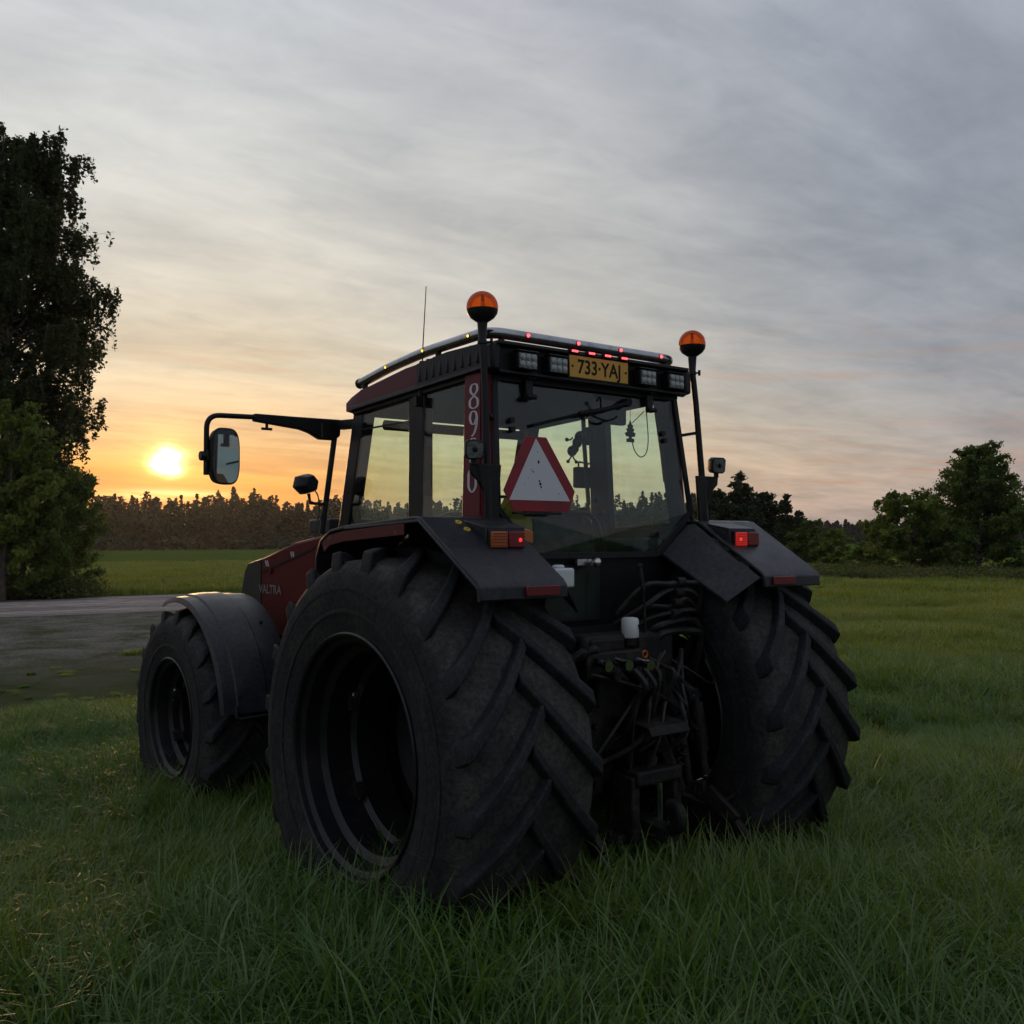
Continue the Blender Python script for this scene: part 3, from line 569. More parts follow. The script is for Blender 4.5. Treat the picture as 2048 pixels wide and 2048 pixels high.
# ---- roof
def roof():
    prof = [(-.20, 2.605, 2.715), (-.17, 2.60, 2.722), (.2, 2.58, 2.716), (.5, 2.565, 2.700), (.97, 2.537, 2.640), (1.07, 2.53, 2.612), (1.12, 2.535, 2.572)]
    xs = [-.684, -.680, -.655, -.58, -.3, 0, .3, .58, .655, .680, .684]; V = []; n = len(xs)
    for y, z0, z1 in prof:
        for i, x in enumerate(xs):
            e = abs(x)/.684; zt = z1+.035*(1-e*e)-(.0 if e < .95 else .004)
            if i in (0, n-1): zt = z0+.045
            V.append((x, y, zt))
        V.append((.684, y, z0)); V.append((.62, y, z0-.012)); V.append((-.62, y, z0-.012)); V.append((-.684, y, z0))
    m = n+4; k_ = len(prof); g = G()
    g.add(V, [(j*m+i, j*m+(i+1) % m, (j+1)*m+(i+1) % m, (j+1)*m+i) for j in range(k_-1) for i in range(m)]+[tuple(range(m))[::-1], tuple((k_-1)*m+i for i in range(m))]); return g
rf = part('roof', roof(), 'red_roof', bevel=.006)
obj('headlining', G().slab([(-.61, 1.05, 2.505), (.61, 1.05, 2.505), (.61, -.15, 2.555), (-.61, -.15, 2.555)], (0, 0, .02)), 'headliner', rf)
for sx in (-1, 1):
    obj('roof_trim', G().bar((sx*.688, 1.06, 2.545), (sx*.688, -.18, 2.612), .008, .022), 'fender_plastic', rf, bevel=.003)
    vg = part('vent_grille', G().slab([(sx*.6865, .37, 2.592), (sx*.6865, -.175, 2.62), (sx*.6865, -.175, 2.722), (sx*.6865, .10, 2.722), (sx*.6865, .37, 2.700)], (sx*.006, 0, 0)), 'black_plastic')
    for i in range(9):
        y = .345-.062*i; obj('vent_slat', G().hexa([(sx*.690, y-.016, 2.606+(.37-y)*.05), (sx*.700, y-.006, 2.606+(.37-y)*.05), (sx*.700, y+.006, 2.606+(.37-y)*.05), (sx*.690, y+.016, 2.606+(.37-y)*.05)], [(sx*.66, y-.016, 2.715+(.37-y)*.028), (sx*.69, y-.006, 2.712+(.37-y)*.028), (sx*.69, y+.006, 2.712+(.37-y)*.028), (sx*.66, y+.016, 2.715+(.37-y)*.028)]), 'black_plastic', vg, bevel=.003)
part('roof_lamp', G().box((-.30, .42, 2.752), (.42, .10, .035)), 'lens_amber', bevel=.008)
# rear light panel under the roof edge
lp = part('light_panel', G().box((0, -.205, 2.655), (1.36, .03, .15)), 'black_plastic', bevel=.02)
g = G(); g.box((0, -.236, 2.722), (1.30, .06, .018)); g.box((0, -.232, 2.588), (1.28, .05, .014)); obj('panel_lip', g, 'black_plastic', lp, bevel=.004)
for sx in (-1, 1): obj('panel_end', G().box((sx*.655, -.225, 2.655), (.055, .06, .13)), 'black_plastic', lp, bevel=.015)
for x in (-.490, -.298, .320, .534):
    wl = part('work_light', G().box((x, -.252, 2.645), (.120, .055, .082)).box((x, -.262, 2.691), (.126, .05, .008)), 'black_metal', bevel=.007)
    obj('light_face', G().box((x, -.2815, 2.645), (.106, .004, .070)), 'lamp_lens', wl)
    for i in range(3):
        for j in range(2):
            cx_, cz_ = x+(i-1)*.034, 2.645+(j-.5)*.034
            obj('diode', G().lathe([(0, .016), (.004, .0155), (.007, .010), (.008, .004), (.008, 0)], (cx_, -.2835, cz_), (0, -1, 0), 12), 'led_lens', wl, smooth=True)
tilt = R(-7)
pp = part('number_plate', G().box((-.013, -.262, 2.655), (.400, .004, .108)), 'plate_yellow', bevel=.012)
obj('plate_backing', G().box((-.013, -.256, 2.655), (.412, .006, .120)), 'black_plastic', pp)
pm = text_mesh('733\u00b7YAJ', .098, .0006, .0016, .93); obj('lettering', pm, 'soot', pp, loc=(-.013, -.2648, 2.653), rot=(PI/2, 0, 0))
for x in (-.196, .170): obj('plate_screw', G().cyl((x, -.263, 2.655), (x, -.2665, 2.655), .006, n=10), 'soot', pp)
for x in (-.190, -.077, .033, .150):
    pl_ = part('plate_lamp', G().box((x, -.262, 2.727), (.056, .028, .018)), 'black_metal', bevel=.003)
    for i in range(3): obj('diode', G().ball((x+(i-1)*.014, -.278, 2.727), .0056, 8), 'led_red', pl_)
# ---- light bar round the roof
bp_ = [(-.640, 1.02, 2.690), (-.640, .72, 2.735), (-.640, .38, 2.768), (-.640, -.17, 2.785), (.640, -.17, 2.785), (.640, .38, 2.768), (.640, .72, 2.735), (.640, 1.02, 2.690)]
rb = part('roof_bar', G().tube(round_path(bp_, .10, 8), .027, 18), 'steel', smooth=True)
for x, y, z in ((-.640, .98, 2.66), (.640, .98, 2.66), (-.56, -.165, 2.745), (.56, -.165, 2.745), (-.640, .25, 2.735), (.640, .25, 2.735)):
    obj('bar_foot', G().cyl((x, y, z-.05), (x, y, z+.03), .016, n=12).cyl((x, y, z-.03), (x, y, z-.015), .028, n=12), 'black_metal', rb)
obj('bar_joint', G().cyl((-.640, 1.02, 2.69), (-.640, 1.045, 2.687), .029, n=14), 'black_metal', rb)
for x in (-.423, -.097, .199, .502):
    ml = part('marker_light', G().cyl((x, -.19, 2.787), (x, -.2005, 2.787), .012, n=14), 'black_plastic'); obj('diode', G().ball((x, -.2005, 2.787), .0095, 10), 'led_red', ml)
for y, z in ((.714, 2.733), (.352, 2.768), (-.045, 2.780)):
    ml = part('marker_light', G().cyl((-.66, y, z), (-.6695, y, z), .010, n=14), 'black_plastic'); obj('diode', G().ball((-.6695, y, z), .0072, 10), 'led_amber', ml)
an = part('antenna', G().tube([(-.66, .376, 2.52), (-.662, .36, 2.78), (-.664, .325, 3.095)], [.004, .0032, .0022], 6), 'black_metal')
obj('antenna_base', G().cyl((-.665, .377, 2.49), (-.665, .377, 2.57), .012, n=10).box((-.68, .377, 2.51), (.04, .03, .05)), 'black_metal', an)
# ---- beacons
for sx in (-1, 1):
    bx, by, bz = sx*.719, -.228, 2.878
    ax2 = Vector((sx*.012, -.05, -.70)).normalized()
    be = part('beacon', G().lathe([(-.012, .0735), (-.03, .070), (-.05, .056), (-.064, .036), (-.072, .024), (-.15, .0185), (-.16, .023), (-.17, .023), (-.175, .016)], (bx, by, bz), (0, 0, 1), 28), 'black_plastic', smooth=True)
    obj('beacon_dome', G().lathe([(.0737*math.sin(t), .0737*math.cos(t)) for t in np.linspace(-.16, PI/2, 14)], (bx, by, bz), (0, 0, 1), 32), 'amber_dome', be, smooth=True)
    obj('beacon_reflector', G().slab([(bx-.004, by, bz-.01), (bx+.016, by, bz-.01), (bx+.010, by, bz+.055), (bx+.002, by, bz+.060)], (0, .010, 0)), 'soot', be)
    obj('beacon_bulb', G().cyl((bx, by, bz-.012), (bx, by, bz+.028), .007, n=10), 'bright_metal', be)
    obj('clamp_screw', G().cyl((bx, by, bz-.162), (bx+.045, by-.01, bz-.158), .005, n=8).box((bx+.045, by-.01, bz-.158), (.008, .012, .03)), 'black_metal', be)
    lo = Vector((sx*.738, -.295, 1.885))
    po = part('beacon_pole', G().tube([(bx, by, bz-.15), (bx+sx*.003, by-.02, 2.55), tuple(lo)], [.0165, .0165, .0195], 12), 'black_metal', smooth=True)
    obj('pole_bracket', G().bar((sx*.655, -.20, 2.37), (sx*.728, -.262, 2.385), .035, .014), 'black_metal', po)
    # gusset with a square work lamp
    gu = part('lamp_bracket', G().prism([(sx*.665, 2.145), (sx*.842, 2.145), (sx*.838, 2.10), (sx*.80, 2.07), (sx*.765, 2.02), (sx*.750, 1.90), (sx*.690, 1.87)], 'y', -.300, -.285), 'black_metal', bevel=.004)
    cx_, cy_, cz_ = sx*.824, -.300, 2.208
    rz = Matrix.Rotation(R(-24) if sx < 0 else R(-16), 3, 'Z') @ Matrix.Rotation(R(8), 3, 'X')
    def wp(p): return Vector((cx_, cy_, cz_))+rz @ Vector(p)
    sh = lambda s, y: [wp((s*math.copysign(1, a)*.5*.086*(abs(a)), y, s*.5*.086*b)) for a, b in ((-1, -.7), (-.7, -1), (.7, -1), (1, -.7), (1, .7), (.7, 1), (-.7, 1), (-1, .7))]
    g = G(); a, b, c_ = sh(1.02, -.03), sh(1.0, .01), sh(.62, .05)
    g.add(a+b+c_, [(i, (i+1) % 8, 8+(i+1) % 8, 8+i) for i in range(8)]+[(8+i, 8+(i+1) % 8, 16+(i+1) % 8, 16+i) for i in range(8)]+[tuple(range(8))[::-1], tuple(range(16, 24))])
    sq = part('square_work_lamp', g, 'black_plastic', bevel=.005)
    obj('lamp_glass', G().add(sh(.86, -.0335)+sh(.86, -.030), [tuple(range(8)), tuple(range(8, 16))[::-1]]+[(i, (i+1) % 8, 8+(i+1) % 8, 8+i) for i in range(8)]), 'lamp_lens', sq)
    obj('lamp_bulb', G().ball(wp((0, -.033, 0)), .013, 10), 'soot', sq)
    obj('lamp_foot', G().cyl((cx_, cy_, 2.14), (cx_, cy_, 2.168), .014, n=10), 'black_metal', sq)
    obj('lamp_wire', G().tube(arcpath([(cx_-sx*.02, -.31, 2.16), (sx*.775, -.31, 2.05), (sx*.762, -.31, 1.93), (sx*.73, -.31, 1.89)]), .0035, 5), 'hose_rubber', sq)
# ---- warning triangle
tri = part('warning_triangle', G().prism([(-.524, 2.287), (-.395, 2.287), (-.215, 2.033), (-.256, 1.933), (-.594, 1.933), (-.655, 2.029)], 'y', -.300, -.296), 'sign_red', bevel=.002)
obj('white_field', G().prism([(-.461, 2.279), (-.622, 1.986), (-.249, 1.986)], 'y', -.3025, -.3005), 'sign_white', tri)
for x, z, r_ in ((-.452, 2.215, .003), (-.447, 2.168, .0065), (-.490, 2.13, .003), (-.436, 2.065, .007), (-.442, 2.078, .005), (-.432, 2.050, .005), (-.32, 2.02, .003), (-.53, 2.06, .002), (-.51, 2.09, .002), (-.48, 2.12, .004)):
    obj('rust_spot', G().prism([(x+r_*math.cos(k)*random.uniform(.6, 1.2), z+r_*1.2*math.sin(k)*random.uniform(.6, 1.2)) for k in np.linspace(0, 2*PI, 9)[:-1]], 'y', -.3032, -.3024), 'soot', tri)
obj('triangle_stay', G().bar((-.63, -.285, 2.0), (-.66, -.25, 2.0), .05, .012).bar((-.59, -.29, 1.925), (-.30, -.29, 1.925), .02, .010), 'black_metal', tri)
# ---- mirror on its arm (left)
MY = 1.35
ma = part('mirror_arm', G().tube(round_path([(-1.12, MY, 2.494), (-1.408, MY, 2.486), (-1.410, MY, 2.16)], .075, 8), .0145, 12), 'black_metal', smooth=True)
obj('arm_sleeve', G().prism([(-1.14, 2.512), (-1.14, 2.470), (-.86, 2.442), (-.80, 2.425), (-.735, 2.392), (-.640, 2.392), (-.605, 2.42), (-.60, 2.515), (-.90, 2.512)], 'y', MY-.022, MY+.022), 'black_metal', ma, bevel=.006)
obj('arm_root', G().bar((-.62, 1.32, 2.48), (-.60, 1.06, 2.47), .06, .05), 'black_metal', ma)
obj('wing_screw', G().cyl((-1.06, MY, 2.475), (-1.06, MY, 2.437), .009, n=8).box((-1.06, MY, 2.432), (.062, .012, .014)), 'black_metal', ma)
obj('arm_stay', G().tube([(-.632, MY, 2.42), (-.715, MY, 1.84)], .0165, 10), 'black_metal', ma)
obj('sleeve_slot', G().box((-.727, MY-.0225, 2.445), (.004, .003, .085)), 'bright_metal', ma)
mz, mx_ = 2.263, -1.317
rzm = Matrix.Rotation(R(4), 3, 'Z')
def oval(w_, h_, n=36): return [(math.copysign(abs(math.cos(t))**.55, math.cos(t))*w_, math.copysign(abs(math.sin(t))**.62, math.sin(t))*h_) for t in np.linspace(0, 2*PI, n, endpoint=False)]
def mp_(u, v, y): q = rzm @ Vector((u, y, v)); return (mx_+q.x, MY-.02+q.y, mz+q.z)
def oval_slab(w0, w1, h0, h1, y0, y1):
    A, B = [mp_(u, v, y0) for u, v in oval(w0, h0)], [mp_(u, v, y1) for u, v in oval(w1, h1)]; n = len(A)
    return G().add(A+B, [tuple(range(n)), tuple(range(n, 2*n))[::-1]]+[(i, (i+1) % n, n+(i+1) % n, n+i) for i in range(n)])
mi = part('mirror', oval_slab(.086, .076, .157, .147, -.022, .045), 'black_plastic', bevel=.008)
obj('mirror_glass', oval_slab(.076, .076, .146, .146, -.0238, -.0232), 'mirror_glass', mi)
obj('mirror_clamp', G().cyl((-1.445, MY, 2.262), (-1.39, MY, 2.262), .026, n=14).box((-1.40, MY, 2.262), (.03, .05, .06)), 'black_plastic', mi, bevel=.004)
# front work lamp beside the arm stay
g = G(); c0 = Vector((-.815, 1.36, 2.13))
ring1 = [c0+Vector((.066*math.cos(t)*1.0, -.02, .062*math.sin(t))) for t in np.linspace(.3, .3+2*PI, 6, endpoint=False)]
ring2 = [c0+Vector((.055*math.cos(t)*.75+.01, -.07, .05*math.sin(t))) for t in np.linspace(.3, .3+2*PI, 6, endpoint=False)]
ring3 = [c0+Vector((.066*math.cos(t), .045, .062*math.sin(t))) for t in np.linspace(.3, .3+2*PI, 6, endpoint=False)]
g.add(ring2+ring1+ring3, [(i, (i+1) % 6, 6+(i+1) % 6, 6+i) for i in range(6)]+[(6+i, 6+(i+1) % 6, 12+(i+1) % 6, 12+i) for i in range(6)]+[tuple(range(6)), tuple(range(12, 18))])
fl = part('front_work_lamp', g, 'black_plastic', bevel=.006)
obj('lamp_bracket', G().tube([(-.80, 1.35, 2.075), (-.79, 1.35, 2.02), (-.69, 1.35, 2.015)], .010, 8), 'black_metal', fl)
obj('lamp_wire', G().tube(arcpath([(-.77, 1.34, 2.10), (-.745, 1.34, 2.06), (-.735, 1.34, 1.98), (-.755, 1.34, 1.90), (-.78, 1.34, 1.86), (-.75, 1.34, 1.875), (-.70, 1.35, 2.0)]), .004, 5), 'hose_rubber', fl)
obj('lamp_wire', G().tube(arcpath([(-.80, 1.33, 2.03), (-.74, 1.33, 2.015), (-.69, 1.34, 2.03)]), .004, 5), 'hose_rubber', fl)
# ---- inside the cab
st = part('driver_seat', G().box((-.03, .22, 1.55), (.50, .52, .14)), 'seat_fabric', bevel=.05)
obj('backrest', G().prism(round_path([(-.28, 1.58, 0), (-.27, 1.93, 0), (.16, 1.935, 0), (.20, 1.60, 0)], .08) and [(p.x, p.y) for p in round_path([(-.28, 1.58, 0), (-.275, 1.925, 0), (.17, 1.935, 0), (.215, 1.58, 0)], .09)], 'y', -.02, .10), 'seat_fabric', st, bevel=.03)
obj('seat_tube', G().tube(round_path([(-.31, -.03, 1.935), (.15, -.03, 1.945), (.225, -.03, 1.80), (.235, -.03, 1.60)], .08), .014, 8), 'black_plastic', st)
obj('seat_base', G().box((-.03, .22, 1.42), (.34, .36, .14)), 'interior', st)
hv = tag(obj('jacket', G().slab(arcpath([(-.36, .02, 2.02), (-.30, .0, 1.98), (-.27, -.035, 1.90), (-.285, -.04, 1.80), (-.35, -.04, 1.78), (-.39, -.03, 1.86), (-.41, .0, 1.96)], 4), (0, .05, 0)), 'yellow_cloth', smooth=True, loc=(0, 0, LIFT)), 'yellow cloth hanging beside the seat behind the warning triangle', 'jacket')
sc = part('steering_column', G().tube([(-.02, 1.05, 1.45), (-.02, .86, 1.80)], .05, 12).box((-.02, 1.12, 1.62), (.55, .26, .34)), 'interior', bevel=.02)
g = G(); cst = Vector((-.02, .82, 1.86)); a3 = Vector((0, -.5, .86)).normalized(); x3 = Vector((1, 0, 0)); y3 = a3.cross(x3)
loop = [cst+(x3*math.cos(t)+y3*math.sin(t))*.20 for t in np.linspace(0, 2*PI, 33)]
g.tube(loop, .013, 8)
for t in (0, 2.1, 4.2): g.tube([cst-a3*.03, cst+(x3*math.cos(t)+y3*math.sin(t))*.2], .009, 6)
obj('steering_wheel', g, 'black_plastic', sc, smooth=True)
part('side_console', G().box((.45, .30, 1.60), (.24, .95, .42)), 'interior', bevel=.04)
for (x, y, h_) in ((.42, .45, .20), (.48, .36, .16), (.44, .20, .22), (.38, .1, .14)):
    lv = part('control_lever', G().tube([(x, y, 1.78), (x-.02, y+.03, 1.80+h_)], .007, 6), 'black_metal'); obj('lever_knob', G().ball((x-.02, y+.03, 1.81+h_), .022, 10), 'soot', lv)
mo = part('monitor', G().box((.60, .50, 2.172), (.20, .05, .125)), 'black_plastic', bevel=.012); obj('monitor_handle', G().tube(round_path([(.53, .5, 2.23), (.53, .5, 2.265), (.63, .5, 2.255), (.63, .5, 2.23)], .012), .006, 6), 'black_plastic', mo)
part('hand_rail', G().tube([(.478, .40, 2.53), (.486, .40, 2.35), (.515, .40, 2.02), (.47, .42, 1.85), (.43, .45, 1.70)], .013, 8), 'black_metal', smooth=True)
part('gas_strut', G().tube([(.573, -.12, 2.375), (.612, -.12, 2.12)], .012, 8).tube([(.612, -.12, 2.12), (.622, -.12, 2.05)], .006, 6).ball((.625, -.12, 2.045), .02, 8), 'black_metal', smooth=True)
part('sun_blind', G().tube([(-.5, 1.0, 2.46), (.5, 1.0, 2.46)], .03, 10), 'interior')
ty_ = G()
for (x, z, r_) in ((.56, 2.415, .055), (.50, 2.405, .038), (.475, 2.372, .032), (.455, 2.335, .028), (.435, 2.320, .032)): ty_.ball((x, .45, z), r_, 12, (1, .8, 1))
ty_.tube(arcpath([(.44, .45, 2.40), (.42, .45, 2.385), (.40, .45, 2.385)]), .005, 5); ty_.ball((.395, .45, 2.385), .012, 8)
for dx_ in (-.02, .02): ty_.tube(arcpath([(.435, .45, 2.30), (.435+dx_*.6, .45, 2.28), (.435+dx_*1.5, .45, 2.262)]), .005, 5); ty_.ball((.435+dx_*1.6, .45, 2.258), .011, 8)
tag(obj('hanging_toy', ty_, 'soot', smooth=True, loc=(0, 0, LIFT)), 'small dark lumpy toy with thin feelers clinging to the cab hand rail', 'toy')
fr = [(0, .055), (.012, .03), (.022, .028), (.016, .012), (.030, .008), (.022, -.008), (.040, -.016), (.030, -.034), (.010, -.034), (.010, -.042), (.028, -.046), (.028, -.064), (-.028, -.064), (-.028, -.046), (-.010, -.042), (-.010, -.034), (-.030, -.034), (-.040, -.016), (-.022, -.008), (-.030, .008), (-.016, .012), (-.022, .028), (-.012, .03)]
tag(obj('air_freshener', G().prism([(.364+a, 2.388+b) for a, b in fr], 'y', -.102, -.098).tube([(.364, -.1, 2.44), (.366, -.1, 2.53)], .0012, 4), 'soot', loc=(0, 0, LIFT)), 'dark tree shaped air freshener hanging in the rear window', 'air freshener')
part('window_cable', G().tube(arcpath([(.47, -.1, 2.50), (.42, -.1, 2.46), (.38, -.1, 2.43)]), .0025, 5).tube(arcpath([(.378, -.1, 2.325), (.40, -.1, 2.275), (.445, -.1, 2.248), (.485, -.1, 2.275), (.50, -.1, 2.35), (.488, -.1, 2.50)]), .003, 5), 'hose_rubber')
# ---- back of the tractor: couplings, hoses, lift
of = part('oil_filter', G().lathe([(-.048, .001), (-.048, .040), (-.043, .043), (.036, .043), (.046, .038), (.050, .020), (.050, .001)], (.003, -.45, 1.374), (0, 0, 1), 28), 'white_plastic', smooth=True)
obj('filter_mark', G().prism([(.014, 1.392), (.020, 1.378), (.023, 1.386), (.026, 1.378), (.032, 1.392), (.027, 1.390), (.023, 1.366), (.019, 1.390)], 'y', -.4928, -.4905), 'soot', of)
obj('filter_base', G().cyl((.003, -.45, 1.29), (.003, -.45, 1.327), .032, n=16).box((.003, -.41, 1.30), (.10, .10, .05)), 'grimy_iron', of)
wb2 = part('washer_bottle', G().box((-.430, -.42, 1.625), (.12, .10, .09)).cyl((-.43, -.42, 1.665), (-.43, -.42, 1.685), .03, n=14), 'white_plastic', bevel=.014)
part('window_latch', G().ball((-.074, -.30, 1.688), .024, 14).cyl((-.074, -.30, 1.688), (-.074, -.22, 1.70), .012, n=10).box((-.12, -.255, 1.69), (.10, .02, .03)), 'bright_metal', smooth=True)
cb = part('coupler_block', G().box((-.16, -.47, 1.215), (.36, .10, .12)).box((-.16, -.43, 1.30), (.22, .08, .06)), 'grimy_iron', bevel=.01)
for i, (x, z) in enumerate(((-.30, 1.24), (-.24, 1.19), (-.17, 1.235), (-.10, 1.18), (-.03, 1.225), (.05, 1.175))):
    obj('hydraulic_coupler', G().cyl((x, -.50, z), (x+.01, -.60, z-.015), .020, n=12).cyl((x+.01, -.59, z-.014), (x+.01, -.61, z-.016), .026, n=12), 'grimy_iron' if i % 2 else 'steel', cb)
for x, z in ((-.33, 1.275), (-.26, 1.285)):
    obj('coupler_pipe', G().tube(arcpath([(x, -.5, z), (x-.05, -.52, z+.01), (x-.10, -.50, z-.02), (x-.13, -.44, z-.05)]), .018, 8), 'grimy_iron', cb)
part('warning_ring', G().tube([(.094+.016*math.cos(t), -.46, 1.239+.016*math.sin(t)) for t in np.linspace(0, 2*PI, 17)], .006, 6), 'lens_amber')
part('lever_rod', G().tube([(.105, -.42, 1.66), (.108, -.44, 1.55)], .011, 8).tube([(.108, -.44, 1.55), (.122, -.45, 1.16)], .006, 6).ball((.104, -.42, 1.67), .014, 8), 'grimy_iron')
for i in range(6):
    z = 1.585-.052*i; x0 = .30-.015*i
    j = lambda k=.02: random.uniform(-k, k)
    part('hydraulic_hose', G().tube(arcpath([(.06+j(), -.30, 1.44-.05*i+j(.04)), (.16+j(), -.40+j(), z-.05+j(.03)), (x0+j(.03), -.45+j(), z+j()), (.42+j(), -.46+j(), z+.004+j(.015)), (.50+j(), -.45+j(), z-.035+j()), (.53+j(), -.43+j(), z-.13+j(.03)), (.55+j(), -.36+j(.04), z-.28), (.48+j(), -.22, 1.05)]), random.uniform(.013, .021), 8), 'hose_rubber', smooth=True)
    if i < 4: part('hose_fitting', G().cyl((x0+.03, -.455, z-.001), (x0+.08, -.458, z+.001), .025, n=10), 'grimy_iron')
for i in range(4):
    j = lambda k=.02: random.uniform(-k, k)
    part('hydraulic_hose', G().tube(arcpath([(-.12+.07*i, -.60, 1.19), (-.11+.07*i+j(), -.65+j(), 1.14+j()), (-.10+.065*i+j(.03), -.62+j(.03), 1.02+j(.04)), (-.10+.06*i+j(.03), -.55+j(), .93+j(.04)), (-.06+.05*i, -.42, .90)]), random.uniform(.010, .016), 8), 'hose_rubber', smooth=True)
part('loose_cable', G().tube(arcpath([(.50, -.38, 1.44), (.545, -.42, 1.28), (.57, -.48, 1.10), (.50, -.52, 1.07), (.38, -.50, 1.14), (.28, -.46, 1.20)]), .006, 6), 'hose_rubber', smooth=True)
for sx in (-1, 1):
    la = part('lift_arm', G().bar((sx*.24, -.30, 1.19), (sx*.385, -.50, 1.01), .055, .085, (0, 0, 1)), 'grimy_iron', bevel=.012)
    obj('arm_pin', G().cyl((sx*.34, -.50, 1.01), (sx*.44, -.50, 1.01), .022, n=12), 'steel', la)
    # levelling rod from the arm's end down to the lower link
    lr = part('lift_rod', G().tube([(sx*.40, -.505, 1.05), (sx*.44, -.54, .62)], .021, 10).tube([(sx*.405, -.51, .98), (sx*.43, -.53, .74)], .034, 12), 'grimy_iron', smooth=True)
    ll = part('lower_link', G().bar((sx*.30, -.05, .48), (sx*.42, -.56, .55), .035, .09).bar((sx*.42, -.56, .55), (sx*.45, -.72, .42), .035, .08), 'grimy_iron', bevel=.008)
    obj('link_hook', G().tube(arcpath([(sx*.45, -.72, .42), (sx*.46, -.78, .36), (sx*.465, -.84, .29), (sx*.465, -.85, .22)]), [.024]*25, 10), 'grimy_iron', ll, smooth=True)
    part('stabiliser', G().tube([(sx*.25, -.35, .58), (sx*.52, -.62, .43)], .020, 8).tube(round_path([(sx*.50, -.62, .66), (sx*.56, -.64, .64), (sx*.56, -.64, .52), (sx*.50, -.62, .50)], .03), .009, 6), 'grimy_iron')
part('lift_cylinder', G().tube([(.20, -.42, 1.12), (.30, -.50, .90)], .036, 14).tube([(.30, -.50, .90), (.335, -.52, .60)], .022, 10), 'grimy_iron', smooth=True)
part('top_link', G().bar((.02, -.50, 1.10), (.15, -.64, .60), .06, .05).cyl((.00, -.48, 1.12), (.07, -.48, 1.12), .03, n=12), 'grimy_iron', bevel=.008)
part('shaft_guard', G().strip([(-.72, .90), (-.70, .94), (-.52, .965), (-.45, .96)], -.13, .13, .012), 'grimy_iron', bevel=.004)
part('power_shaft', G().cyl((0, -.45, .76), (0, -.60, .76), .030, n=14).cyl((0, -.40, .76), (0, -.50, .76), .07, n=18), 'grimy_iron', smooth=True)
hi = part('hitch', G().box((-.02, -.50, .42), (.42, .20, .05)).box((-.16, -.58, .56), (.05, .14, .30)).box((.12, -.58, .56), (.05, .14, .30)).box((-.02, -.62, .70), (.30, .10, .07)), 'grimy_iron', bevel=.012)
obj('hitch_hook', G().bar((-.02, -.45, .48), (-.02, -.74, .44), .09, .06).tube(arcpath([(-.02, -.72, .46), (-.02, -.79, .50), (-.02, -.78, .57), (-.02, -.72, .58)]), .028, 10), 'grimy_iron', hi, bevel=.006)
obj('hitch_pin', G().cyl((.04, -.60, .40), (.04, -.60, .66), .018, n=12), 'steel', hi)

# loose tangle of pipes, cables and stays round the linkage
rr_ = random.Random(5)
for i in range(12):
    a = Vector((rr_.uniform(-.34, .30), -.52, rr_.uniform(1.08, 1.28))); b = Vector((rr_.uniform(-.42, .46), rr_.uniform(-.62, -.40), rr_.uniform(.55, .98))); mdl = a.lerp(b, .5)+Vector((rr_.uniform(-.10, .10), rr_.uniform(-.14, -.02), rr_.uniform(-.12, .05)))
    part('linkage_cable', G().tube(arcpath([a, a.lerp(mdl, .5)+Vector((rr_.uniform(-.04, .04), -.03, .02)), mdl, b], 6), rr_.uniform(.005, .012), 6), 'hose_rubber' if i % 3 else 'grimy_iron', smooth=True)
for sx in (-1, 1):
    for k_ in range(9):
        p0 = Vector((sx*(.30+.018*k_), -.44-.022*k_, .62-.018*k_)); part('chain_link', G().tube([p0+Vector((math.cos(t)*.020*(1 if k_ % 2 else .3), math.cos(t)*.006, math.sin(t)*.013+(0 if k_ % 2 else math.cos(t)*.016))) for t in np.linspace(0, 2*PI, 9)], .0045, 5), 'grimy_iron')
    part('mount_plate', G().prism([(sx*.20, .62), (sx*.34, .58), (sx*.33, .88), (sx*.27, 1.02), (sx*.20, 1.0)], 'y', -.47, -.45), 'grimy_iron', bevel=.006)
    for z in (.66, .80, .93): part('plate_bolt', G().cyl((sx*.255, -.472, z), (sx*.255, -.492, z), .016, n=6), 'grimy_iron')
part('spring', G().tube([(.20+.022*math.cos(t), -.60+.022*math.sin(t), 1.0-.016*t/2) for t in np.linspace(0, 40, 130)], .004, 5), 'grimy_iron', smooth=True)

